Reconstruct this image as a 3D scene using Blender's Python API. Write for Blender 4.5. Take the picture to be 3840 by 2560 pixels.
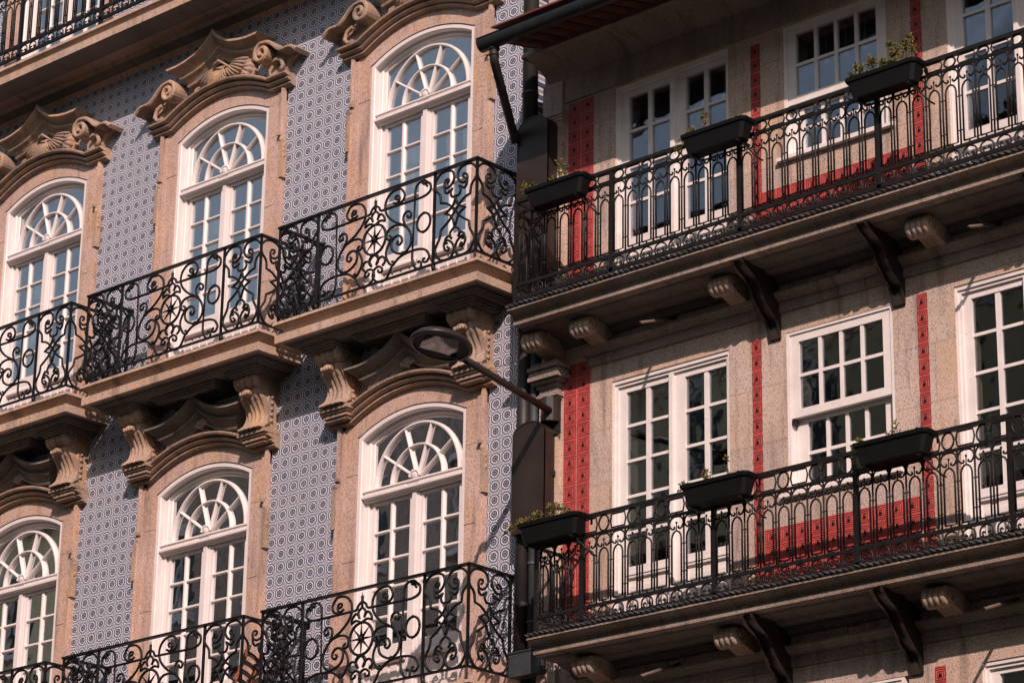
import bpy, bmesh, math, random
from math import sin, cos, pi, radians, sqrt, atan2
from mathutils import Vector, Matrix, Euler
random.seed(7)
for o in list(bpy.data.objects): bpy.data.objects.remove(o)
SC = bpy.context.scene
COL = SC.collection

# ---------------------------------------------------------------- camera
cam_d = bpy.data.cameras.new('camera'); cam = bpy.data.objects.new('camera', cam_d); COL.objects.link(cam)
cam.location = (23.7826, -20.6222, -13.3534)
cam.rotation_euler = (1.9172, -0.0149, 0.7424)
cam_d.sensor_width = 36.0; cam_d.lens = 100.68
cam_d.clip_start = 0.5; cam_d.clip_end = 2000
SC.camera = cam
# ---------------------------------------------------------------- world
SUNV = Vector((0.97, -1.0, 0.93)).normalized()
ELEV = math.asin(SUNV.z)
W = bpy.data.worlds.new("World"); SC.world = W; W.use_nodes = True
nt = W.node_tree; bg = nt.nodes['Background']
sky = nt.nodes.new('ShaderNodeTexSky'); sky.sky_type = 'NISHITA'; sky.sun_disc = False
sky.sun_elevation = ELEV; sky.sun_rotation = atan2(SUNV.x, SUNV.y)
sky.air_density = 1.0; sky.dust_density = 1.5
hs = nt.nodes.new('ShaderNodeHueSaturation'); hs.inputs['Saturation'].default_value = .55     # hazy sky
nt.links.new(sky.outputs[0], hs.inputs['Color']); nt.links.new(hs.outputs[0], bg.inputs[0]); bg.inputs[1].default_value = 0.12
# ---------------------------------------------------------------- sun
sd = bpy.data.lights.new('sun', 'SUN'); sd.energy = 5.0; sd.angle = radians(0.5); sd.color = (1.0, 0.76, 0.67)
sun = bpy.data.objects.new('sun', sd); COL.objects.link(sun); sun.location = (20, -25, 20)
sun.rotation_euler = SUNV.to_track_quat('Z', 'Y').to_euler()
SC.view_settings.view_transform = 'Standard'; SC.view_settings.look = 'None'
SC.view_settings.exposure = 0.0; SC.view_settings.gamma = 1.0

# ---------------------------------------------------------------- node helper
class NT:
    def __init__(s, name):
        s.m = bpy.data.materials.new(name); s.m.use_nodes = True; s.t = s.m.node_tree
        s.b = s.t.nodes['Principled BSDF']; s.out = s.t.nodes['Material Output']
    def n(s, ty, **k):
        x = s.t.nodes.new(ty)
        for a, v in k.items(): setattr(x, a, v)
        return x
    def put(s, sock, v):
        if isinstance(v, bpy.types.NodeSocket): s.t.links.new(v, sock)
        else:
            sock.default_value = v
    def math(s, op, a, b=None, c=None, clamp=False):
        x = s.n('ShaderNodeMath', operation=op); x.use_clamp = clamp
        s.put(x.inputs[0], a)
        if b is not None: s.put(x.inputs[1], b)
        if c is not None: s.put(x.inputs[2], c)
        return x.outputs[0]
    def mix(s, f, a, b):
        x = s.n('ShaderNodeMix', data_type='RGBA'); s.put(x.inputs[0], f); s.put(x.inputs[6], a); s.put(x.inputs[7], b)
        return x.outputs[2]
    def pos(s):
        g = s.n('ShaderNodeNewGeometry'); return g.outputs['Position']
    def noise(s, scale, detail=3, rough=.55, vec=None, out=0):
        x = s.n('ShaderNodeTexNoise'); x.inputs['Scale'].default_value = scale; x.inputs['Detail'].default_value = detail
        x.inputs['Roughness'].default_value = rough; s.put(x.inputs['Vector'], vec if vec is not None else s.pos()); return x.outputs[out]
    def ramp(s, f, stops):
        x = s.n('ShaderNodeValToRGB'); s.put(x.inputs[0], f); e = x.color_ramp.elements
        while len(e) < len(stops): e.new(.5)
        for q, (p, c) in zip(e, stops): q.position = p; q.color = (*c, 1)
        return x.outputs[0]
    def bump(s, h, strength=.4, dist=.01):
        x = s.n('ShaderNodeBump'); s.put(x.inputs['Height'], h); x.inputs['Strength'].default_value = strength; x.inputs['Distance'].default_value = dist
        s.t.links.new(x.outputs[0], s.b.inputs['Normal'])
    def base(s, c, r=.7, spec=.5):
        s.put(s.b.inputs['Base Color'], c if isinstance(c, bpy.types.NodeSocket) else (*c, 1)); s.put(s.b.inputs['Roughness'], r); s.b.inputs['Specular IOR Level'].default_value = spec
    def sep(s, v):
        x = s.n('ShaderNodeSeparateXYZ'); s.put(x.inputs[0], v); return x.outputs

def scaled(t, v, sc):
    x = t.n('ShaderNodeVectorMath', operation='MULTIPLY'); t.put(x.inputs[0], v); x.inputs[1].default_value = sc; return x.outputs[0]

def mat_granite(name, pale, mid, warm, warm_amt, speck=.5, dark=(.05, .045, .042), blocks=False):
    t = NT(name)
    big = t.noise(1.1, 4, .6); med = t.noise(5, 4, .6, scaled(t, t.pos(), (1, 1, .35)))
    sp = t.noise(62, 3, .75); sp2 = t.noise(120, 2, .6)
    c = t.mix(t.ramp(big, [(.38, (0, 0, 0)), (.64, (1, 1, 1))]), (*mid, 1), (*pale, 1))
    c = t.mix(t.math('MULTIPLY', t.ramp(med, [(.46, (0, 0, 0)), (.70, (1, 1, 1))]), warm_amt), c, (*warm, 1))
    f = t.ramp(sp, [(.38, (1, 1, 1)), (.50, (0, 0, 0))])
    c = t.mix(t.math('MULTIPLY', f, speck), c, (*dark, 1))
    f2 = t.ramp(sp2, [(.52, (0, 0, 0)), (.62, (1, 1, 1))])
    c = t.mix(t.math('MULTIPLY', f2, .45), c, (min(1, pale[0]*1.5), min(1, pale[1]*1.5), min(1, pale[2]*1.5), 1))
    if blocks:                                       # ashlar blocks: tone changes and thin mortar joints
        p = t.sep(t.pos()); uu = t.math('DIVIDE', p[2], .56); row = t.math('FLOOR', uu)
        vv = t.math('ADD', t.math('DIVIDE', p[0], 1.07), t.math('MULTIPLY', row, .37))
        cx = t.n('ShaderNodeCombineXYZ'); t.put(cx.inputs[0], t.math('FLOOR', vv)); t.put(cx.inputs[1], row)
        wn = t.n('ShaderNodeTexWhiteNoise', noise_dimensions='3D'); t.put(wn.inputs['Vector'], cx.outputs[0])
        c = t.mix(t.math('MULTIPLY', t.ramp(wn.outputs['Value'], [(.45, (0, 0, 0)), (1, (1, 1, 1))]), .45), c, (*warm, 1))
        c = t.mix(t.math('MULTIPLY', t.ramp(wn.outputs['Value'], [(0, (1, 1, 1)), (.35, (0, 0, 0))]), .35), c, (mid[0]*.75, mid[1]*.78, mid[2]*.82, 1))
        wob = t.math('MULTIPLY', t.math('SUBTRACT', t.noise(7, 2), .5), .03)
        du = t.math('ABSOLUTE', t.math('SUBTRACT', t.math('FRACT', t.math('ADD', uu, wob)), .5)); dv = t.math('ABSOLUTE', t.math('SUBTRACT', t.math('FRACT', t.math('ADD', vv, wob)), .5))
        jn = t.math('MAXIMUM', t.math('GREATER_THAN', du, .488), t.math('GREATER_THAN', dv, .494))
        c = t.mix(t.math('MULTIPLY', jn, .32), c, (.17, .135, .115, 1))
    # dirt blotches and vertical run-off stains
    st = t.noise(2.6, 5, .65, scaled(t, t.pos(), (3.2, 1, .35)))
    c = t.mix(t.math('MULTIPLY', t.ramp(st, [(.52, (0, 0, 0)), (.72, (1, 1, 1))]), .62), c, (.085, .07, .058, 1))
    t.base(c, .88, .25)
    t.bump(t.math('ADD', t.math('MULTIPLY', sp, .6), t.math('MULTIPLY', med, 1.2)), .55, .012)
    return t.m

def mat_azulejo():
    t = NT('azulejo_tiles'); PX, PZ = .1597, .1487
    p = t.sep(t.pos())
    u = t.math('DIVIDE', t.math('SUBTRACT', p[0], 1.481), PX); v = t.math('DIVIDE', t.math('SUBTRACT', p[2], .88), PZ)
    def cell(du, dv):
        a = t.math('ADD', u, du); b = t.math('ADD', v, dv)
        ia = t.math('ROUND', a); ib = t.math('ROUND', b)
        fa = t.math('SUBTRACT', a, ia); fb = t.math('SUBTRACT', b, ib)
        r = t.math('SQRT', t.math('ADD', t.math('MULTIPLY', fa, fa), t.math('MULTIPLY', fb, fb)))
        th = t.math('ARCTAN2', fb, fa)
        cx = t.n('ShaderNodeCombineXYZ'); t.put(cx.inputs[0], ia); t.put(cx.inputs[1], ib); t.put(cx.inputs[2], du)
        wn = t.n('ShaderNodeTexWhiteNoise', noise_dimensions='3D'); t.put(wn.inputs['Vector'], cx.outputs[0])
        return r, th, wn.outputs['Value']
    def band(x, lo, hi, s=.018):   # soft pulse
        a = t.math('MULTIPLY', t.math('SUBTRACT', x, lo), 1/s, clamp=True); b = t.math('MULTIPLY', t.math('SUBTRACT', hi, x), 1/s, clamp=True)
        return t.math('MULTIPLY', a, b)
    r, th, h = cell(0, 0)
    sc = t.math('MULTIPLY', t.math('ABSOLUTE', t.math('SINE', t.math('MULTIPLY', th, 4))), .045)
    ro = t.math('SUBTRACT', r, sc)
    ring = band(ro, .325, .440, .012)                     # scalloped outer ring
    disc = band(r, -.1, .268, .012)
    pet = t.math('MULTIPLY', band(r, .085, .19), t.math('GREATER_THAN', t.math('COSINE', t.math('MULTIPLY', th, 6)), .25))
    dot = band(r, .03, .055)
    disc = t.math('SUBTRACT', disc, t.math('MULTIPLY', t.math('ADD', pet, dot, clamp=True), .9), clamp=True)
    r2, th2, h2 = cell(.5, .5)
    star = t.math('MULTIPLY', band(r2, .03, .235), t.math('GREATER_THAN', t.math('COSINE', t.math('MULTIPLY', th2, 8)), -.25))
    hal = t.math('MULTIPLY', band(r2, .225, .262), .4)
    star = t.math('MAXIMUM', t.math('MULTIPLY', star, .95), hal)
    wht = t.mix(t.noise(6, 3), (.55, .545, .60, 1), (.68, .665, .715, 1))
    h = t.math('POWER', h, 1.6); blu = t.mix(h, (.055, .085, .155, 1), (.018, .035, .09, 1)); nav = t.mix(h, (.006, .014, .04, 1), (.03, .048, .10, 1))
    star_c = t.mix(h2, (.016, .03, .07, 1), (.075, .09, .15, 1))
    c = t.mix(ring, wht, blu); c = t.mix(disc, c, nav); c = t.mix(star, c, star_c)
    # rust and dirt washes, joints
    c = t.mix(t.math('MULTIPLY', t.ramp(t.noise(1.7, 5, .6), [(.55, (0, 0, 0)), (.8, (1, 1, 1))]), .25), c, (.36, .29, .27, 1))
    ju = t.math('ABSOLUTE', t.math('SUBTRACT', t.math('FRACT', u), .5)); jv = t.math('ABSOLUTE', t.math('SUBTRACT', t.math('FRACT', v), .5))
    jj = t.math('LESS_THAN', t.math('MINIMUM', ju, jv), .012)
    c = t.mix(t.math('MULTIPLY', jj, .35), c, (.25, .22, .22, 1))
    t.base(c, t.math('ADD', t.math('MULTIPLY', t.noise(9, 3), .25), .22), .45)
    t.bump(t.math('ADD', t.math('MULTIPLY', t.noise(14, 3), 1.0), t.math('MULTIPLY', jj, -.3)), .25, .01)
    return t.m

def mat_simple(name, c, r=.5, spec=.5, var=.12, sc=14, metal=0, bump=.0, worn=None):
    t = NT(name)
    n = t.noise(sc, 4, .6)
    col = t.mix(t.ramp(n, [(.3, (0, 0, 0)), (.7, (1, 1, 1))]), tuple(x*(1-var) for x in c)+(1,), tuple(min(1, x*(1+var)) for x in c)+(1,))
    if worn:
        w = t.noise(38, 4, .7)
        col = t.mix(t.ramp(w, [(worn[1], (0, 0, 0)), (worn[1]+.1, (1, 1, 1))]), col, (*worn[0], 1))
    t.base(col, r, spec); t.b.inputs['Metallic'].default_value = metal
    if bump: t.bump(t.noise(sc*3, 3), bump, .006)
    return t.m

def mat_glass(name, fac, tint, rough=.015, wave=.05, gcol=(.95, .97, 1)):
    t = NT(name); t.t.nodes.remove(t.b)
    tr = t.n('ShaderNodeBsdfTransparent'); tr.inputs[0].default_value = (*tint, 1)
    gl = t.n('ShaderNodeBsdfGlossy'); gl.inputs['Roughness'].default_value = rough; gl.inputs[0].default_value = (*gcol, 1)
    b = t.n('ShaderNodeBump'); b.inputs['Strength'].default_value = wave; b.inputs['Distance'].default_value = .02
    t.put(b.inputs['Height'], t.noise(2.2, 2)); t.t.links.new(b.outputs[0], gl.inputs['Normal'])
    mx = t.n('ShaderNodeMixShader'); lw = t.n('ShaderNodeLayerWeight'); lw.inputs[0].default_value = .35
    f = t.math('ADD', t.math('MULTIPLY', lw.outputs['Fresnel'], .35), fac, clamp=True)
    t.put(mx.inputs[0], f); t.t.links.new(tr.outputs[0], mx.inputs[1]); t.t.links.new(gl.outputs[0], mx.inputs[2])
    t.t.links.new(mx.outputs[0], t.out.inputs[0])
    return t.m

M = {}
M['stoneL'] = mat_granite('granite_warm', (.55, .395, .34), (.43, .305, .26), (.55, .325, .175), .7, .75, (.11, .07, .055))
M['slabL'] = mat_granite('granite_slab', (.50, .365, .29), (.34, .25, .195), (.50, .31, .17), .6, .6, (.09, .06, .05))
M['carve'] = mat_granite('granite_carved', (.42, .30, .235), (.27, .205, .165), (.56, .32, .15), .75, .6, (.07, .05, .042))
M['stoneR'] = mat_granite('granite_speckled', (.56, .445, .395), (.45, .355, .31), (.54, .36, .225), .6, .8, (.10, .075, .065), True)
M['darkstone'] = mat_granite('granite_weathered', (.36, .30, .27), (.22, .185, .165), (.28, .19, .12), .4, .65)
M['tile'] = mat_azulejo()
M['soot_shade'] = mat_granite('granite_soot_shade', (.20, .175, .16), (.12, .105, .098), (.24, .17, .11), .4, .5, (.03, .027, .025))  # soot staining plus balcony shade, both put into the colour of undersides
M['groove_shade'] = mat_simple('grimy_shaded_red_glaze', (.12, .022, .024), .6, .3, .2, 9)  # groove shadow and grime painted as a darker red band
M['white'] = mat_simple('white_paint', (.69, .635, .625), .45, .35, .05, 5)
M['oldwhite'] = mat_simple('old_white_paint', (.71, .665, .65), .5, .35, .07, 6, bump=.2, worn=((.36, .28, .23), .64))
M['iron'] = mat_simple('black_iron', (.006, .0062, .007), .5, .25, .35, 25, bump=.35)
M['ironR'] = mat_simple('dark_bronze_iron', (.009, .008, .0078), .5, .3, .4, 20, bump=.35)
M['red'] = mat_simple('red_glazed_tile', (.50, .085, .078), .5, .3, .22, 9, bump=.1)
M['boss'] = mat_simple('dark_boss', (.02, .015, .016), .5, .4, .3, 20)
M['pipe'] = mat_simple('dark_metal_pipe', (.030, .026, .026), .5, .5, .3, 8, metal=.3)
M['pipeblue'] = mat_simple('grey_blue_pipe', (.035, .042, .048), .5, .5, .3, 8)
M['brown'] = mat_simple('brown_sheet_metal', (.032, .022, .019), .42, .5, .25, 4, metal=.2)
M['gutter'] = mat_simple('slate_grey_gutter', (.022, .027, .030), .38, .5, .3, 7, metal=.3)
M['terra'] = mat_simple('terracotta', (.10, .037, .028), .8, .3, .35, 9, bump=.4)
M['slate'] = mat_simple('slate_roofing', (.11, .12, .13), .7, .3, .3, 9)
M['plastic'] = mat_simple('black_plastic', (.005, .005, .0055), .6, .15, .25, 10, bump=.1)
M['wood'] = mat_simple('varnished_wood', (.22, .075, .035), .4, .5, .35, 30)
M['glassU'] = mat_glass('window_glass', .34, (.80, .85, .86))
M['glassL'] = mat_glass('window_glass_low', .62, (.60, .68, .68), .01, .05)
M['glassR'] = mat_glass('old_window_glass', .06, (.72, .76, .78), .02, .25)
M['glassRU'] = mat_glass('old_window_glass_upper', .03, (.84, .88, .92), .02, .2)
M['curtain'] = mat_simple('sheer_curtain', (.92, .92, .93), .9, .1, .1, 20)
M['blind'] = mat_simple('grey_blind', (.78, .83, .90), .6, .3, .08, 10)
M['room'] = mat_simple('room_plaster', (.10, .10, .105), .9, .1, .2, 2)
M['lampglass'] = mat_glass('lamp_glass', .0, (.5, .48, .47), .02, .02, (.35, .33, .33))
M['lampmetal'] = mat_simple('lamp_housing_metal', (.03, .025, .025), .42, .4, .2, 6, metal=.2)
M['reflector'] = mat_simple('pale_reflector', (.12, .095, .09), .35, .4, .1, 8)
M['leaf'] = mat_simple('leaf_green', (.085, .12, .022), .5, .4, .5, 14)
M['leafdry'] = mat_simple('leaf_olive', (.20, .17, .035), .55, .35, .45, 14)
M['leafred'] = mat_simple('leaf_rust', (.19, .07, .035), .6, .3, .4, 14)
M['stem'] = mat_simple('plant_stem', (.12, .075, .05), .8, .2, .3, 20)
M['soil'] = mat_simple('potting_soil', (.035, .022, .015), .95, .1, .4, 30)
M['ochre'] = mat_simple('ochre_render', (.80, .66, .42), .9, .2, .15, .6)
M['ground'] = mat_simple('street_setts', (.05, .048, .046), .85, .3, .3, 6)
M['paleshade'] = mat_simple('white_lampshade', (.85, .85, .85), .5, .3, .03, 5)

# ---------------------------------------------------------------- mesh builder
class MB:
    def __init__(s): s.v = []; s.f = []; s.mi = []; s.sm = []
    def add(s, vs, fs, mi=0, sm=False):
        b = len(s.v); s.v += [tuple(v) for v in vs]
        for f in fs: s.f.append([i+b for i in f]); s.mi.append(mi); s.sm.append(sm)
        return s
    def box(s, x0, x1, y0, y1, z0, z1, mi=0):
        if x0 > x1: x0, x1 = x1, x0
        if y0 > y1: y0, y1 = y1, y0
        if z0 > z1: z0, z1 = z1, z0
        return s.add([(x0, y0, z0), (x1, y0, z0), (x1, y1, z0), (x0, y1, z0), (x0, y0, z1), (x1, y0, z1), (x1, y1, z1), (x0, y1, z1)],
              [(0, 3, 2, 1), (4, 5, 6, 7), (0, 1, 5, 4), (1, 2, 6, 5), (2, 3, 7, 6), (3, 0, 4, 7)], mi)
    def prism(s, poly, y0, y1, mi=0):        # xz polygon pushed along y
        n = len(poly)
        vs = [(x, y0, z) for x, z in poly]+[(x, y1, z) for x, z in poly]
        fs = [tuple(range(n)), tuple(range(2*n-1, n-1, -1))]+[(i, i+n, (i+1) % n+n, (i+1) % n) for i in range(n)]
        return s.add(vs, fs, mi)
    def prof_x(s, poly, x0, x1, mi=0):       # yz polygon pushed along x
        n = len(poly)
        vs = [(x0, y, z) for y, z in poly]+[(x1, y, z) for y, z in poly]
        fs = [tuple(range(n)), tuple(range(2*n-1, n-1, -1))]+[(i, i+n, (i+1) % n+n, (i+1) % n) for i in range(n)]
        return s.add(vs, fs, mi)
    def sweep(s, path, prof, mi=0, sm=False, closed=False):   # path in xz, profile (n, y)
        N = len(path); P = [Vector((a, b)) for a, b in path]; rings = []
        for i in range(N):
            a = P[i-1] if (i > 0 or closed) else None; b = P[(i+1) % N] if (i < N-1 or closed) else None
            d1 = (P[i]-a).normalized() if a is not None else (b-P[i]).normalized()
            d2 = (b-P[i]).normalized() if b is not None else d1
            n1 = Vector((-d1.y, d1.x)); n2 = Vector((-d2.y, d2.x)); m = n1+n2
            m = m.normalized() if m.length > 1e-6 else n1
            m = m/max(.35, m.dot(n1))
            rings.append([(P[i].x+m.x*q[0], q[1], P[i].y+m.y*q[0]) for q in prof])
        k = len(prof); vs = [v for r in rings for v in r]; fs = []
        for i in range(N if closed else N-1):
            for j in range(k):
                a = i*k+j; b = i*k+(j+1) % k; c = ((i+1) % N)*k+(j+1) % k; d = ((i+1) % N)*k+j
                fs.append((a, b, c, d))
        if not closed: fs += [tuple(range(k-1, -1, -1)), tuple(range((N-1)*k, N*k))]
        return s.add(vs, fs, mi, sm)
    def tube(s, pts, r, n=6, mi=0, r1=None, flat=1.0):
        P = [Vector(p) for p in pts]; N = len(P)
        if N < 2: return s
        prev = None; vs = []
        for i in range(N):
            d = (P[min(i+1, N-1)]-P[max(i-1, 0)])
            d = d.normalized() if d.length > 1e-9 else Vector((0, 0, 1))
            if prev is None:
                up = Vector((0, 1, 0)) if abs(d.y) < .9 else Vector((1, 0, 0))
            else: up = prev
            a = d.cross(up).normalized(); b = a.cross(d).normalized(); prev = b
            rr = r if r1 is None else r+(r1-r)*i/(N-1)
            for k in range(n):
                t = 2*pi*(k+.5)/n; vs.append(P[i]+a*cos(t)*rr+b*sin(t)*rr*flat)
        fs = [(i*n+k, i*n+(k+1) % n, (i+1)*n+(k+1) % n, (i+1)*n+k) for i in range(N-1) for k in range(n)]
        fs += [tuple(range(n-1, -1, -1)), tuple(range((N-1)*n, N*n))]
        return s.add(vs, fs, mi, n > 4)
    def ball(s, c, r, n=8, mi=0, sx=1, sy=1, sz=1):
        vs = [(c[0], c[1], c[2]+r*sz)]; m = n//2
        for i in range(1, m):
            a = pi*i/m
            for k in range(n): b = 2*pi*k/n; vs.append((c[0]+r*sx*sin(a)*cos(b), c[1]+r*sy*sin(a)*sin(b), c[2]+r*sz*cos(a)))
        vs.append((c[0], c[1], c[2]-r*sz)); L = len(vs)-1; fs = [(0, 1+k, 1+(k+1) % n) for k in range(n)]
        for i in range(m-2): fs += [(1+i*n+k, 1+(i+1)*n+k, 1+(i+1)*n+(k+1) % n, 1+i*n+(k+1) % n) for k in range(n)]
        fs += [(1+(m-2)*n+(k+1) % n, 1+(m-2)*n+k, L) for k in range(n)]
        return s.add(vs, fs, mi, True)
    def lathe_x(s, c, prof, n=20, mi=0, sm=True):   # prof: (x offset, radius) around an axis parallel to x
        vs = []
        for dx, r in prof:
            for k in range(n): a = 2*pi*k/n; vs.append((c[0]+dx, c[1]+r*cos(a), c[2]+r*sin(a)))
        N = len(prof); fs = [(i*n+k, i*n+(k+1) % n, (i+1)*n+(k+1) % n, (i+1)*n+k) for i in range(N-1) for k in range(n)]
        fs += [tuple(range(n)), tuple(range(N*n-1, (N-1)*n-1, -1))]
        return s.add(vs, fs, mi, sm)
    def wall(s, x0, x1, z0, z1, y0, y1, holes, mi=0):
        xs = sorted({x0, x1, *[h[0] for h in holes], *[h[1] for h in holes]}); zs = sorted({z0, z1, *[h[2] for h in holes], *[h[3] for h in holes]})
        xs = [x for x in xs if x0 <= x <= x1]; zs = [z for z in zs if z0 <= z <= z1]
        def fill(i, j):
            if i < 0 or j < 0 or i >= len(xs)-1 or j >= len(zs)-1: return False
            cx = (xs[i]+xs[i+1])/2; cz = (zs[j]+zs[j+1])/2
            return not any(h[0] < cx < h[1] and h[2] < cz < h[3] for h in holes)
        for i in range(len(xs)-1):
            for j in range(len(zs)-1):
                if not fill(i, j): continue
                a, b, c, d = xs[i], xs[i+1], zs[j], zs[j+1]
                s.add([(a, y0, c), (b, y0, c), (b, y0, d), (a, y0, d)], [(0, 1, 2, 3)], mi)
                s.add([(a, y1, c), (b, y1, c), (b, y1, d), (a, y1, d)], [(3, 2, 1, 0)], mi)
                if not fill(i-1, j): s.add([(a, y0, c), (a, y1, c), (a, y1, d), (a, y0, d)], [(3, 2, 1, 0)], mi)
                if not fill(i+1, j): s.add([(b, y0, c), (b, y1, c), (b, y1, d), (b, y0, d)], [(0, 1, 2, 3)], mi)
                if not fill(i, j-1): s.add([(a, y0, c), (b, y0, c), (b, y1, c), (a, y1, c)], [(3, 2, 1, 0)], mi)
                if not fill(i, j+1): s.add([(a, y0, d), (b, y0, d), (b, y1, d), (a, y1, d)], [(0, 1, 2, 3)], mi)
        return s
    def relief(s, cx, cz, w, h, yf, wf=.176, rings=4, amp=.0022):      # one glazed tile: concentric square ridges
        H = h/2; Wf = wf/2; pz = H/rings*.93; px = Wf/rings*.93; prev = None
        for j in range(rings*4):
            f = (j//4)+(0, .52, .56, .95)[j % 4]; q = j % 4
            dx = min(w/2, max(.006, Wf-f*px)); dz = max(.006, H-f*pz)
            y = yf-(amp if q in (2, 3) else 0)
            cur = [(cx-dx, y, cz-dz), (cx+dx, y, cz-dz), (cx+dx, y, cz+dz), (cx-dx, y, cz+dz)]
            if prev: s.add(prev+cur, [(0, 1, 5, 4), (1, 2, 6, 5), (2, 3, 7, 6), (3, 0, 4, 7)], 2 if q == 3 else 0)
            prev = cur
        s.add(prev, [(0, 1, 2, 3)])
        s.ball((cx, yf-.004, cz), .021, 6, 1, 1, .7, 1)
        return s

WORLD = {}
def wl(o): return WORLD.get(o.name, Vector((0, 0, 0)))
def part(name, mb, mat, parent=None, loc=(0, 0, 0), mats=None):
    """link mb (coordinates relative to loc, given in world space) as one mesh object"""
    me = bpy.data.meshes.new(name); me.from_pydata(mb.v, [], mb.f); me.update()
    for m in (mats or [mat]): me.materials.append(m)
    for p, mi, sm in zip(me.polygons, mb.mi, mb.sm): p.material_index = mi; p.use_smooth = sm
    bm = bmesh.new(); bm.from_mesh(me); bmesh.ops.recalc_face_normals(bm, faces=bm.faces); bm.to_mesh(me); bm.free()
    o = bpy.data.objects.new(name, me); COL.objects.link(o)
    loc = Vector(loc)
    if parent is not None: o.parent = parent; o.location = loc-wl(parent)
    else: o.location = loc
    WORLD[o.name] = loc
    return o
def thing(name, label, cat, loc, group=None):
    o = bpy.data.objects.new(name, None); COL.objects.link(o); o.location = loc; o.empty_display_size = .3
    o['label'] = label; o['category'] = cat
    if group: o['group'] = group
    WORLD[o.name] = Vector(loc); return o
def tag(o, label=None, cat=None, group=None, kind=None):
    for k, v in (('label', label), ('category', cat), ('group', group), ('kind', kind)):
        if v: o[k] = v
    return o
def kids(o): return [c for c in COL.objects if c.parent == o]
def copy_tree(o, parent, delta):
    c = o.copy(); COL.objects.link(c); c.parent = parent
    if delta is not None: c.location = o.location+Vector(delta)
    for ch in kids(o): copy_tree(ch, c, None)
    return c
def smooth(pts, seg=4):
    """Catmull-Rom through (a, b[, corner]) points; a corner flag keeps the bend sharp"""
    runs = []; cur = [pts[0]]
    for p in pts[1:]:
        cur.append(p)
        if len(p) > 2: runs.append(cur); cur = [p]
    if len(cur) > 1: runs.append(cur)
    out = []
    for r in runs:
        q = [Vector(x[:2]) for x in r]; n = len(q)
        for i in range(n-1):
            p0 = q[max(i-1, 0)]; p1 = q[i]; p2 = q[i+1]; p3 = q[min(i+2, n-1)]
            for k in range(seg):
                t = k/seg; t2 = t*t; t3 = t2*t
                out.append(.5*((2*p1)+(-p0+p2)*t+(2*p0-5*p1+4*p2-p3)*t2+(-p0+3*p1-3*p2+p3)*t3))
        out_last = q[-1]
    out.append(out_last)
    return [(v.x, v.y) for v in out]
def arc(cx, cz, r, a0, a1, n):
    return [(cx+r*cos(radians(a0+(a1-a0)*i/n)), cz+r*sin(radians(a0+(a1-a0)*i/n))) for i in range(n+1)]

# ================================================================ LEFT: tiled building
XW = (-3.331, 0.0, 3.3075)              # window axes
ZU, ZL, ZT, ZG = 0.0, -4.4258, 4.53, -8.85  # fanlight base of each storey
GZ = -15.0
bl = thing('tiled_house', 'blue and white tiled town house with arched white windows and carved granite surrounds', 'building', (-2, 1, GZ))
holes = [(x-.86, x+.86, z-2.56, z+.84) for x in XW for z in (ZU, ZL, ZT, ZG)]+[(-7.55, -5.83, z-2.56, z+.84) for z in (ZU, ZL, ZT)]
w = MB().wall(-9.0, 4.925, GZ+.2, 9.0, -.075, .30, holes)
part('tiled_wall', w, M['tile'], bl)
w = MB(); w.box(4.80, 4.93, .30, 9, GZ, 9.0); w.box(-9, 4.8, 8.0, 8.2, GZ, 9.0); w.box(-9.1, -9.0, -.075, 8.2, GZ, 9.0); w.box(-9, 4.93, .3, 8.2, 9.0, 9.15)
part('side_wall', w, M['stoneR'], bl)
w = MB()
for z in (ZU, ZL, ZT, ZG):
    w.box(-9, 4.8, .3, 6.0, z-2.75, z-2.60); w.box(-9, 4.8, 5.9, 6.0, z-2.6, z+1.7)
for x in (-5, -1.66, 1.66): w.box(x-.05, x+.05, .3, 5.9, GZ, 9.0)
part('interior_room', w, M['room'], bl)

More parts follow.
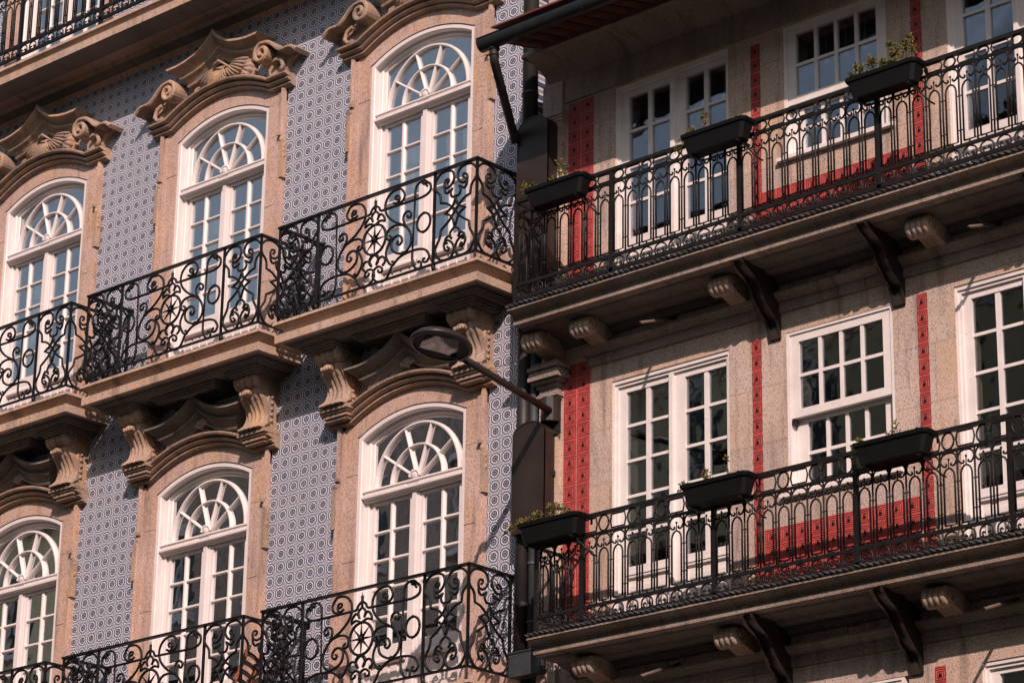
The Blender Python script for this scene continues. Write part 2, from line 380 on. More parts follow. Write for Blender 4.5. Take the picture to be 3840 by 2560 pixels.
# ---- arched window -------------------------------------------------
def arch_z(x, c=.79, hw=.806, s=.585):
    h = c-s; R = (hw*hw+h*h)/(2*h); return c-R+sqrt(max(0, R*R-x*x))
def arch_path(hw, s, c, n=14):
    h = c-s; R = (hw*hw+h*h)/(2*h); a = math.asin(hw/R)
    return [(R*sin(-a+2*a*i/n), c-R+R*cos(-a+2*a*i/n)) for i in range(n+1)]
def make_window(parent, cx, z, glass):
    L = (cx, 0, z)
    f = MB()
    # stepped outer casing: up the left, over the arch, down the right
    def casing(hw, s, c, prof):
        p = [(-hw, -2.42)]+arch_path(hw, s, c)+[(hw, -2.42)]
        f.sweep(p, prof)
    casing(.800, .580, .785, [(0, -.088), (0, .12), (-.055, .12), (-.055, -.078), (-.045, -.088)])
    casing(.745, .558, .738, [(0, -.008), (0, .12), (-.05, .12), (-.05, .002), (-.04, -.008)])
    casing(.695, .535, .690, [(0, .022), (0, .12), (-.035, .12), (-.035, .034), (-.025, .022)])
    # transom
    f.box(-.66, .66, -.004, .09, -.045, .004)
    f.prof_x([(.08, -.030), (-.060, -.020), (-.072, -.032), (-.072, -.042), (-.05, -.05), (-.05, -.085), (-.085, -.092), (-.085, -.115), (-.05, -.125), (-.03, -.15), (.08, -.15)], -.79, .79)
    for k in range(48):
        x = -.70+k*1.4/47
        if abs(x) < .09: continue
        f.box(x-.006, x+.006, -.062, -.05, -.082, -.053)
    win = part('arched_window', f, M['white'], parent, L)
    g = MB()
    for r, wd in ((.62, .034), (.379, .028)):
        g.sweep(arc(0, 0, r, 0, 180, 28), [(-wd/2, .0), (wd/2, .0), (wd/2, .05), (-wd/2, .05)] if 0 else [(-wd/2, .008), (-wd/4, -.010), (wd/4, -.010), (wd/2, .008), (wd/2, .06), (-wd/2, .06)])
    for a in (34, 71.5, 108.5, 146):
        ca, sa = cos(radians(a)), sin(radians(a))
        g.sweep([(ca*.05, sa*.05), (ca*.61, sa*.61)], [(-.013, .014), (-.005, -.004), (.005, -.004), (.013, .014), (.013, .055), (-.013, .055)])
    fan = part('fanlight', g, M['white'], win, L)
    h = MB(); h.ball((0, -.02, .03), .062, 10, 0, 1, .5, .8)
    for k in range(9):
        a = radians(10+k*20); h.ball((cos(a)*.07, -.03, .015+sin(a)*.065), .02, 6, 0, 1, 1.2, 1)
    part('rosette', h, M['white'], win, L)
    # leaves
    for sgn in (-1, 1):
        d = MB()
        xs = sorted((sgn*.055, sgn*.655))
        X0, X1 = xs; P = (('b', 0),)
        c0, c1 = sorted((sgn*.095, sgn*.345)); c2, c3 = sorted((sgn*.405, sgn*.655-.0*sgn))
        c2, c3 = sorted((sgn*.405, sgn*.625))
        y0, y1 = .012, .062
        stl = sorted([c0, c1, c2, c3])
        d.box(X0, stl[0], y0, y1, -2.36, -.155); d.box(stl[3], X1, y0, y1, -2.36, -.155)
        d.box(stl[0], stl[3], y0, y1, -.187, -.155); d.box(stl[0], stl[3], y0, y1, -1.90, -1.745); d.box(stl[0], stl[3], y0, y1, -2.36, -2.24)
        mx = (stl[1]+stl[2])/2
        d.sweep([(mx, -1.745), (mx, -.187)], [(-.03, .03), (-.012, .014), (.012, .014), (.03, .03), (.03, .055), (-.03, .055)])
        for k in range(1, 5):
            zz = -.187-.3115*k+.0
            for a, b in ((stl[0], mx-.03), (mx+.03, stl[3])):
                d.sweep([(a, zz), (b, zz)], [(-.019, .03), (-.008, .015), (.008, .015), (.019, .03), (.019, .055), (-.019, .055)])
        # kick panel
        d.box(stl[0], stl[3], .040, .055, -2.24, -1.90)
        d.prof_x([(.012, -1.87), (-.02, -1.905), (-.02, -1.93), (.012, -1.95)], stl[0]+.01, stl[3]-.01)
        for k in range(4):
            xx = stl[0]+(stl[3]-stl[0])*(k+.5)/4; d.box(xx-.05, xx+.05, .028, .04, -2.22, -1.96)
        part('door_leaf', d, M['white'], win, L)
    m = MB().box(-.055, .055, -.004, .06, -2.36, -.155); m.box(-.028, .028, -.028, -.004, -2.36, -.155)
    part('meeting_stile', m, M['white'], win, L)
    gl = MB().box(-.655, .655, .040, .046, .02, .56) if 0 else MB()
    top = [(x, zz) for x, zz in arch_path(.66, .52, .665, 10)]
    gl.prism([(-.66, .003)]+top+[(.66, .003)], .036, .042)
    part('fanlight_glass', gl, glass, win, L)
    for sgn in (-1, 1):
        a, b = sorted((sgn*.09, sgn*.632)); part('pane', MB().box(a, b, .042, .048, -1.76, -.175), glass, win, L)
    return win
def make_curtain(win, L, wide):
    c = MB()
    for a, b in wide:
        n = int((b-a)/.012); top = -.16; vs = []
        for i in range(n+1):
            x = a+(b-a)*i/n; y = .20+.018*sin(i*1.1)+.01*sin(i*.37)
            vs += [(x, y, -2.4), (x, y, top)]
        c.add(vs, [(2*i, 2*i+2, 2*i+3, 2*i+1) for i in range(n)], 0, True)
    o = part('curtain', c, M['curtain'], win, L); md = o.modifiers.new('thick', 'SOLIDIFY'); md.thickness = .003
    return o

winU = make_window(bl, XW[1], ZU, M['glassU']); make_curtain(winU, (XW[1], 0, ZU), [(-.60, -.30), (-.27, -.10), (.12, .20), (.38, .62)])
winL = make_window(bl, XW[1], ZL, M['glassL'])
copy_tree(winU, bl, (XW[0], 0, 0)); copy_tree(winU, bl, (XW[2], 0, 0)); copy_tree(winU, bl, (XW[0], 0, ZT)); copy_tree(winU, bl, (0, 0, ZT))
copy_tree(winL, bl, (XW[0], 0, 0)); copy_tree(winL, bl, (XW[2], 0, 0)); copy_tree(winL, bl, (XW[0]*2, 0, 0)); copy_tree(winU, bl, (XW[0]*2, 0, 0))

# ---- stone surround ------------------------------------------------
MOULD = [(-1.225, .885), (-.90, .885)]+[(x, .885+.235*(1-(abs(x)/.9)**2.0)) for x in [(-.9+1.8*i/22) for i in range(1, 22)]]+[(.90, .885), (1.225, .885)]
def mould_z(x): return .885+.235*(1-(min(abs(x), .9)/.9)**2)
def make_surround(parent, cx, z, upper):
    L = (cx, 0, z); s = MB()
    yf = -.100
    for sg in (-1, 1):
        a, b = sorted((sg*.806, sg*1.0))
        br_ = [-2.55, -1.62, -.74+.05*sg, .17, .585]
        for z1, z2 in zip(br_, br_[1:]): s.box(a, b, yf+random.uniform(-.003, .003), .10, z1+.003, z2-.003)
        a, b = sorted((sg*.985, sg*1.035)); s.box(a, b, -.118, yf, -2.30, .70)
        a, b = sorted((sg*1.0, sg*1.10)); s.box(a, b, -.094, .05, -2.55, .75)
        a, b = sorted((sg*1.062, sg*1.083)); s.box(a, b, -.147, -.135, -2.30, .74)
        a, b = sorted((sg*1.045, sg*1.10)); s.box(a, b, -.135, -.098, -2.30, .76)
        a, b = sorted((sg*.80, sg*1.13)); s.box(a, b, -.15, -.1, -2.55, -2.30)
    # header: front and soffit following the segmental opening
    n = 32; vs = []; fs = []
    for i in range(n+1):
        x = -1.10+2.2*i/n
        zb = arch_z(x) if abs(x) < .806 else .585; zt = mould_z(x)-.10
        vs += [(x, yf, zb), (x, yf, zt), (x, .10, zb), (x, .10, zt)]
    for i in range(n):
        a = 4*i; b = a+4; fs += [(a, b, b+1, a+1), (a, a+2, b+2, b), (a+1, b+1, b+3, a+3), (a+2, a+3, b+3, b+2)]
    s.add(vs, fs); s.box(-1.10, -1.0, yf, .1, .585, .80); s.box(1.0, 1.10, yf, .1, .585, .80)
    sur = part('window_surround', s, M['stoneL'], parent, L)
    c = MB(); c.sweep(MOULD, [(.0, -.07), (.0, -.250), (-.012, -.268), (-.030, -.262), (-.042, -.215), (-.052, -.160), (-.062, -.205), (-.078, -.215), (-.092, -.195), (-.102, -.140), (-.112, -.165), (-.128, -.165), (-.142, -.125), (-.150, -.07)])
    part('hood_mould', c, M['carve'], sur, L)
    # small carved drops on the outer edges
    for sg in (-1, 1):
        e = MB()
        for k, (dx, dz, r) in enumerate(((.0, .50, .030), (.03, .42, .036), (.035, .36, .03), (.035, .29, .035), (.03, .18, .026), (.028, .12, .030), (.022, .05, .022))):
            e.ball((sg*(1.075+dx), -.13, dz-.42), r, 8, 0, 1, .9, 1.15)
        e.box(sg*1.03, sg*1.085, -.17, -.13, .13, .17); e.box(sg*1.07, sg*1.13, -.155, -.09, -.40, .05)
        part('carved_drop', e, M['carve'], sur, L)
    # ogee pediment
    half = [(0, 1.765), (.05, 1.70), (.12, 1.64), (.22, 1.575), (.34, 1.525), (.48, 1.492), (.62, 1.475), (.80, 1.475)]
    zo = 0 if upper else -.16
    path = [(-x, zz+zo) for x, zz in half[::-1]]+[(x, zz+zo) for x, zz in half[1:]]
    p = MB(); OG = [(0, -.07), (.0, -.355), (-.030, -.362), (-.045, -.335), (-.075, -.270), (-.105, -.235), (-.125, -.255), (-.142, -.245), (-.165, -.205), (-.205, -.165), (-.220, -.180), (-.238, -.170), (-.245, -.07)]
    p.sweep(path, OG)
    for e, sg in ((0, 1), ((len(path)-1)*len(OG), -1)):       # the ends are cut back towards the wall
        for j, q in enumerate(OG): v = p.v[e+j]; p.v[e+j] = (v[0]+sg*(1.1*-q[0]-.02), v[1], v[2])
    part('ogee_pediment', p, M['soot_shade'] if not upper else M['carve'], sur, L)  # lower pediments carry the shade of the balcony above in their colour
    t = MB(); top = [(x, zz-.17+zo) for x, zz in path if abs(x) < .5]
    t.prism([(-.60, 1.00)]+top+[(.60, 1.00)]+[(x, mould_z(x)-.01) for x in [.5, .3, .1, -.1, -.3, -.5]], -.125, -.06)
    part('pediment_panel', t, M['carve'] if upper else M['soot_shade'], sur, L)
    # shell and acanthus carving
    sh = MB(); rnd = random.Random(3)
    def fan(px, pz, a0, a1, rr, ribs, y0, bulge, squash=1.0, wob=.0):
        na, ns = ribs*4, 7; vs = []
        for i in range(na+1):
            t = i/na; a = radians(a0+(a1-a0)*t); rad = rr(t)*(1+.05*abs(sin(pi*ribs*t)))
            for j in range(ns+1):
                q = j/ns; rdg = abs(sin(pi*ribs*t))*.020*min(1, q*2.2)
                vs.append((px+cos(a)*rad*q, y0-bulge*sin(pi*min(1, q*.82))-rdg-wob*sin(q*9)*.5, pz+sin(a)*rad*q*squash))
        w_ = ns+1; fs = [(i*w_+j, i*w_+j+1, (i+1)*w_+j+1, (i+1)*w_+j) for i in range(na) for j in range(ns)]
        base = len(vs); vs += [(x, y0+.04, z) for x, y, z in vs[:]]
        edge = [i*w_+ns for i in range(na+1)]
        fs += [(edge[i], edge[i+1], edge[i+1]+base, edge[i]+base) for i in range(na)]
        sh.add(vs, fs, 0, True)
    if upper:
        fan(.05, 1.40, 40, 200, lambda t: .13+.05*sin(pi*t), 9, -.13, .05)
        fan(.06, 1.36, 194, 290, lambda t: .47-.20*t, 10, -.13, .09, .80)
        fan(.10, 1.33, -4, -74, lambda t: .40-.12*t, 7, -.13, .10, .72)
        fan(.34, 1.20, 60, -60, lambda t: .19, 5, -.12, .07, .8)
        fan(-.30, 1.12, 150, 260, lambda t: .15, 4, -.11, .06, .7)
        sh.tube([(-.10, -.20, 1.28), (-.03, -.25, 1.345), (.05, -.27, 1.36), (.12, -.25, 1.31), (.20, -.23, 1.25), (.30, -.22, 1.23)], .020, 7, 0, .012)
        sh.tube([(-.44, -.13, 1.06), (-.52, -.14, .99), (-.60, -.13, .96)], .03, 6, 0, .018)
        for k in range(30):
            sh.ball((rnd.uniform(-.42, .52), rnd.uniform(-.20, -.14), 1.16+rnd.uniform(-.07, .06)), rnd.uniform(.014, .034), 6, 0, 1.4, 1, .8)
    else:
        fan(.0, 1.19, 20, 160, lambda t: .12, 5, -.14, .06)
        for k in range(3): fan(-.11+.11*k, 1.14, 200, 340, lambda t: .075, 3, -.15, .05)
        sh.ball((0, -.19, 1.10), .04, 8)
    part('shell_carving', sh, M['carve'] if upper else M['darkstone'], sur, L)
    if upper:
        for sg in (-1, 1):
            v = MB(); sp = []
            for i in range(34):
                a = radians(-250-i*17) if 0 else None
            c0 = (.835, 1.21); th0 = 100
            for i in range(30):                          # spiral from its eye outwards, clockwise end at the top
                a = radians(th0+360*1.5*(1-i/29)); r = .022+.108*(i/29)
                sp.append((c0[0]+r*cos(a), c0[1]+r*sin(a)))
            tail = smooth([sp[-1], (.93, 1.320), (1.02, 1.262), (1.10, 1.190), (1.18, 1.145), (1.27, 1.150), (1.35, 1.135), (1.43, 1.075)], 4)[1:]
            pth = [(sg*x, zz) for x, zz in sp+tail]
            v.sweep(pth, [(-.026, -.08), (-.026, -.290), (-.012, -.310), (.012, -.310), (.026, -.290), (.026, -.08)], sm=False)
            cyl = [(c0[0]+.085*cos(2*pi*k/16), c0[1]+.085*sin(2*pi*k/16)) for k in range(16)]
            v.prism([(sg*x, zz) for x, zz in cyl], -.255, -.08)
            v.prism([(sg*x, zz) for x, zz in [(.80, 1.12), (.92, 1.25), (1.02, 1.235), (1.10, 1.17), (1.18, 1.125), (1.27, 1.13), (1.33, 1.11), (1.20, 1.05), (1.15, .98), (1.13, .90), (.85, .92)]], -.15, -.06)
            v.tube([(sg*x, -.21, zz) for x, zz in ((.95, 1.06), (1.02, 1.10), (1.10, 1.07), (1.14, .98), (1.08, .92))], .028, 7)
            part('scroll_volute', v, M['carve'], sur, L)
    return sur
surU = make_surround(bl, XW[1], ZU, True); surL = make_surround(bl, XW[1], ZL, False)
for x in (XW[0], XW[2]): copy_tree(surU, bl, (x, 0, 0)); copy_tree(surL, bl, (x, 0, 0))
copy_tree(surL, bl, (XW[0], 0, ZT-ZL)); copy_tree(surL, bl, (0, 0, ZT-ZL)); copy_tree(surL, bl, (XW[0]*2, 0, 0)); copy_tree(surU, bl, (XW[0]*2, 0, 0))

# ---- balcony -------------------------------------------------------
NP=[[(0.135, 0.862), (0.108, 0.884), (0.117, 0.91), (0.155, 0.901), (0.175, 0.858), (0.152, 0.813), (0.086, 0.821), (0.037, 0.874), (0.028, 0.929), (0.062, 0.987), (0.146, 1.008), (0.232, 0.997), (0.299, 0.943), (0.319, 0.892), (0.302, 0.823), (0.238, 0.759), (0.222, 0.66, 1), (0.129, 0.634), (0.027, 0.557), (-0.083, 0.439), (-0.213, 0.355, 1), (-0.226, 0.269), (-0.275, 0.194), (-0.291, 0.124), (-0.231, 0.031), (-0.136, 0.003), (-0.051, 0.018), (-0.006, 0.087), (-0.037, 0.169), (-0.114, 0.218), (-0.16, 0.186), (-0.149, 0.124), (-0.101, 0.097), (-0.084, 0.122), (-0.112, 0.144)], [(0.171, 0.822), (0.162, 0.773), (0.125, 0.75), (0.074, 0.782)], [(-0.005, 0.688), (0.052, 0.692), (0.075, 0.745), (0.049, 0.797)], [(-0.005, 0.677), (0.045, 0.582), (0.154, 0.523, 1), (0.058, 0.475), (0.007, 0.359)], [(0.047, 0.22), (0.07, 0.258), (0.063, 0.3), (0.005, 0.342)], [(0.047, 0.22), (0.092, 0.26), (0.14, 0.233), (0.145, 0.19), (0.11, 0.185)]]
CP=[[(0.343, 0.881), (0.309, 0.889), (0.3, 0.919), (0.337, 0.925), (0.364, 0.886), (0.331, 0.835), (0.271, 0.859)], [(0.331, 0.827), (0.409, 0.844), (0.44, 0.903), (0.404, 0.971), (0.354, 0.998), (0.246, 0.987), (0.17, 0.924), (0.148, 0.831), (0.188, 0.73), (0.3, 0.632), (0.42, 0.57), (0.51, 0.494), (0.557, 0.392), (0.537, 0.293), (0.452, 0.24), (0.354, 0.258), (0.274, 0.316), (0.26, 0.41), (0.326, 0.46), (0.395, 0.442), (0.419, 0.383), (0.38, 0.349), (0.345, 0.375), (0.368, 0.396)], [(0.466, 0.543), (0.428, 0.621), (0.445, 0.684), (0.502, 0.701), (0.547, 0.664), (0.531, 0.623), (0.491, 0.637), (0.494, 0.663)], [(0.42, 0.566), (0.321, 0.586), (0.224, 0.569), (0.183, 0.52), (0.193, 0.46), (0.243, 0.441), (0.258, 0.467), (0.223, 0.494)], [(0.317, 0.459), (0.249, 0.427), (0.194, 0.352), (0.184, 0.265), (0.24, 0.168), (0.296, 0.143), (0.303, 0.174), (0.273, 0.182)], [(0.291, 0.136), (0.376, 0.2), (0.491, 0.227), (0.646, 0.228), (0.762, 0.198), (0.817, 0.139), (0.832, 0.098)], [(0.832, 0.098), (0.795, 0.056), (0.747, 0.061), (0.737, 0.093), (0.765, 0.098)], [(0.578, 0.238), (0.583, 0.103), (0.634, 0.019), (0.701, 0.006), (0.713, 0.055), (0.679, 0.086), (0.661, 0.068)], [(0.559, 0.376), (0.586, 0.372)], [(0.095, 0.815), (0.596, 0.808), (0.74, 0.814), (0.82, 0.852), (0.824, 0.919), (0.784, 0.957), (0.755, 0.945), (0.776, 0.914)], [(0.814, 0.929), (0.734, 0.996), (0.736, 0.95), (0.706, 0.966), (0.715, 0.982)], [(0.596, 0.808), (0.605, 0.934), (0.657, 0.987), (0.734, 0.991)], [(-0.043, 0.225, 1), (-0.07, 0.284), (-0.022, 0.332), (0.048, 0.299), (0.066, 0.242), (0.033, 0.206, 1)], [(0.033, 0.206), (0.079, 0.269), (0.138, 0.276), (0.174, 0.219), (0.132, 0.176)], [(-0.011, 0.082), (0.005, 0.153), (0.073, 0.18), (0.128, 0.144), (0.12, 0.104), (0.076, 0.115), (0.069, 0.144)], [(-0.011, 0.082), (0.03, 0.027), (0.13, -0.009), (0.207, 0.02), (0.253, 0.09), (0.281, 0.143)], [(-0.002, 0.899), (0.054, 0.864), (0.071, 0.829), (0.095, 0.815)], [(-0.004, 0.956, 1), (0.001, 0.84, 1)], [(0.012, 0.678, 1), (0.08, 0.705), (0.15, 0.682, 1), (0.138, 0.735), (0.087, 0.779), (0.049, 0.752), (0.034, 0.722)], [(0.005, 0.832), (0.053, 0.789), (0.034, 0.722)], [(0.432, 0.258), (0.443, 0.225)]]

def resolve(st, mirror): return [((-p[0] if mirror else p[0]),)+tuple(p[1:]) for p in st]
def narrow_panel(mb, org, ax, half, z0):
    """motif between two posts; org = centre, ax = unit direction in plan"""
    k = half/.312
    for st in NP:
        for m in (0, 1):
            q = smooth(resolve(st, m), 3)
            mb.tube([(org[0]+ax[0]*a*k, org[1]+ax[1]*a*k, z0+b) for a, b in q], .0142, 6)
    for a, b in ((0, .685), (0, .352), (.154, .523), (-.154, .523)):
        mb.ball((org[0]+ax[0]*a*k, org[1]+ax[1]*a*k, z0+b), .014, 6)
def make_balcony(parent, cx, z, dz=0, upper=True):
    L = (cx, 0, z); HW, D = 1.505, .715
    s = MB()
    lev = [(.035, -2.525), (.042, -2.56), (.025, -2.572), (-.02, -2.587), (-.05, -2.62), (-.05, -2.66), (.014, -2.672), (.018, -2.677), (.018, -2.766), (-.04, -2.7665), (-.10, -2.767), (-.10, -2.78), (-.14, -2.815), (-.15, -2.825)]
    ring = lambda o, zz: [(-(HW+o), .0, zz), (-(HW+o), -(D+o), zz), (HW+o, -(D+o), zz), (HW+o, .0, zz)]
    vs = []; fs = []
    for o, zz in lev: vs += ring(o, zz)
    for i in range(len(lev)-1):
        for k in range(4): a = 4*i+k; b = 4*i+(k+1) % 4; fs.append((a, b, b+4, a+4))
    nf = len(fs); fs += [(3, 2, 1, 0), tuple(range(len(vs)-4, len(vs)))]
    s.add(vs, fs)
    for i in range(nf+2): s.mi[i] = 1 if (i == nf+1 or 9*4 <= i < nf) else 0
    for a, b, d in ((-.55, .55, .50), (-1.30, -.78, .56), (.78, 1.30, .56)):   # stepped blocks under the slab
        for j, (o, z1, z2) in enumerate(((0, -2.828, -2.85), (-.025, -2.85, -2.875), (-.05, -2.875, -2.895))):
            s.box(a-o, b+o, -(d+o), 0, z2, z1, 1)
    slab = part('balcony_slab', s, None, parent, L, mats=[M['slabL'], M['soot_shade']])
    # railing frame
    zt, zb = -1.394+dz, -2.44+dz; RW, RD = 1.50, .737
    f = MB()
    for zz, th, wd in ((zt-.012, .012, .024), (zb, .011, .013)):
        f.box(-RW-wd, RW+wd, -RD-wd, -RD+wd, zz-th, zz+th)
        for sg in (-1, 1): f.box(sg*RW-wd, sg*RW+wd, -RD+wd, -.09, zz-th, zz+th)
    for x in (-RW, -.888, .888, RW): f.box(x-.013, x+.013, -RD-.012, -RD+.012, zb-.06 if abs(x) < 1 else zb, zt)
    for sg in (-1, 1):
        f.box(sg*RW-.012, sg*RW+.012, -.14, -.115, zb, zt); f.box(sg*RW-.035, sg*RW+.035, -.10, -.07, zt-.06, zt+.01)
        f.ball((sg*RW, -.13, zb+.62), .024, 6)
    for x in (-.888, .888): f.tube([(x, -RD+.02, -2.53), (x, -RD, zb-.01)], .026, 8)
    part('railing_frame', f, M['iron'], slab, L)
    c = MB()
    narrow_panel(c, (1.194, -RD), (1, 0), .298, zb); narrow_panel(c, (-1.194, -RD), (1, 0), .298, zb)
    for st in CP:
        for m in (0, 1):
            q = smooth(resolve(st, m), 3); c.tube([(a, -RD, zb+b) for a, b in q], .0142, 6)
    for m in (1, -1):                                       # ring and knobs beside the post
        c.tube([(m*(.735+.098*cos(t)), -RD, zb+.512+.106*sin(t)) for t in [2*pi*i/24 for i in range(25)]], .0142, 6)
        for dz2 in (.115, -.115): c.ball((m*.735, -RD, zb+.512+dz2), .013, 6)
        c.tube([(m*.596, -RD, zb+.808), (m*.578, -RD, zb+.238)], .011, 5)
    hub = (0, -RD, zb+.506)                               # star wheel
    c.tube([(.170*cos(t), -RD, hub[2]+.170*sin(t)) for t in [2*pi*i/32 for i in range(33)]], .0155, 6)
    for k in range(8):
        a = pi/8*2*k; c.tube([(.02*cos(a), -RD, hub[2]+.02*sin(a)), (.165*cos(a), -RD, hub[2]+.165*sin(a))], .017, 5, 0, .004)
    c.ball(hub, .032, 8, 0, 1, 1.3, 1)
    c.tube([(0, -RD, zb+.93), (0, -RD, zb+1.0)], .011, 5, 0, .002)
    part('front_scrollwork', c, M['iron'], slab, L)
    for sg in (-1, 1):
        e = MB(); narrow_panel(e, (sg*RW, -.43), (0, 1), .30, zb); part('side_scrollwork', e, M['iron'], slab, L)
    return slab
balU = make_balcony(bl, XW[1], ZU)
# console brackets under a balcony
def make_console(parent, cx, z, x):
    L = (cx+x, 0, z); k = MB()
    # roll at the top
    k.lathe_x((0, -.362, -2.925), [(-.185, .03), (-.185, .088), (-.165, .106), (-.13, .108), (-.10, .092), (-.085, .092), (-.055, .108), (-.02, .104), (0, .09), (.02, .104), (.055, .108), (.085, .092), (.10, .092), (.13, .108), (.165, .106), (.185, .088), (.185, .03)], 22)
    for sg in (-1, 1):
        sp = [(sg*.190, -.362+r*cos(a), -2.925+r*sin(a)) for a, r in [(i*.45, .02+.0034*i) for i in range(20)]]
        k.tube(sp, .012, 6)
    # S-shaped body
    prof = [(-.07, -2.86), (-.38, -2.86), (-.40, -2.98), (-.37, -3.06), (-.30, -3.12), (-.24, -3.20), (-.215, -3.30), (-.225, -3.38), (-.26, -3.44), (-.25, -3.485), (-.07, -3.485)]
    k.prof_x(prof, -.165, .165)
    body = part('console_bracket', k, M['carve'], parent, L)
    q = MB(); rnd = random.Random(5)
    cur = smooth([(-.36, -3.03), (-.35, -3.10), (-.295, -3.17), (-.25, -3.25), (-.24, -3.33), (-.265, -3.40), (-.315, -3.445), (-.335, -3.475)], 4)   # carved acanthus: a ribbed, flaring sheet
    nc = 30; vs = []
    for j, (yy, zz) in enumerate(cur):
        t = j/(len(cur)-1)
        for i in range(nc+1):
            u = -1+2*i/nc; wdt = .15+.035*sin(t*9)*.4+.03*t; rib = abs(sin(u*7.2+.6*sin(t*7)))
            vs.append((u*wdt, yy-.022*rib*(.5+t)-.02*(1-u*u)+rnd.uniform(-.004, .004), zz-.012*rib*t))
    L_ = len(vs); vs += [(x, min(y+.07, -.07), z) for x, y, z in vs]
    w_ = nc+1; nr = len(cur)
    fs = [(j*w_+i, j*w_+i+1, (j+1)*w_+i+1, (j+1)*w_+i) for j in range(nr-1) for i in range(nc)]
    fs += [(L_+(nr-1)*w_+i, L_+(nr-1)*w_+i+1, (nr-1)*w_+i+1, (nr-1)*w_+i) for i in range(nc)]
    for i0 in (0, nc): fs += [(j*w_+i0, (j+1)*w_+i0, L_+(j+1)*w_+i0, L_+j*w_+i0) for j in range(nr-1)]
    q.add(vs, fs, 0, True)
    for sg in (-1, 1):
        q.tube([(sg*(.155+.012*sin(j)), -.20-.03*sin(j*1.3), -3.08-.05*j) for j in range(8)], .02, 6, 0, .026)
        for j in range(5): q.ball((sg*.17, -.17, -3.10-.07*j), .024, 6, 0, .8, 1.2, 1)
    part('acanthus_leaf', q, M['carve'], body, L)
    pw = MB(); pw.ball((0, -.385, -3.075), .062, 10, 0, 1.25, 1.1, .8)
    for i in range(4): pw.ball((-.060+.040*i, -.437, -3.09), .024, 6, 0, .9, 1.1, 1.2)
    part('lion_paw', pw, M['carve'], body, L)
    cp = MB(); a = .17
    for o, z1, z2 in ((.045, -3.49, -3.515), (.055, -3.515, -3.535), (.03, -3.535, -3.56), (.01, -3.56, -3.60), (-.015, -3.60, -3.63)):
        cp.box(-a-o, a+o, -.265-o, -.07, z2, z1)
    part('console_cap', cp, M['carve'], body, L)
    return body
for x in (-1.0, 1.0): make_console(balU, XW[1], ZU, x)
for x in (XW[0], XW[2], XW[0]*2): copy_tree(balU, bl, (x, 0, 0))
balL = make_balcony(bl, XW[1], ZL, .05)
for x in (-1.0, 1.0): make_console(balL, XW[1], ZL, x)
for x in (XW[0], XW[2], XW[0]*2): copy_tree(balL, bl, (x, 0, 0))

# plain stone band between the tiles and the balconies, lower dado at the party wall
for zz in (-2.56, -6.99): part('stone_dado', MB().box(4.41, 4.925, -.10, -.06, zz, zz+.38), M['stoneL'], bl)
pass

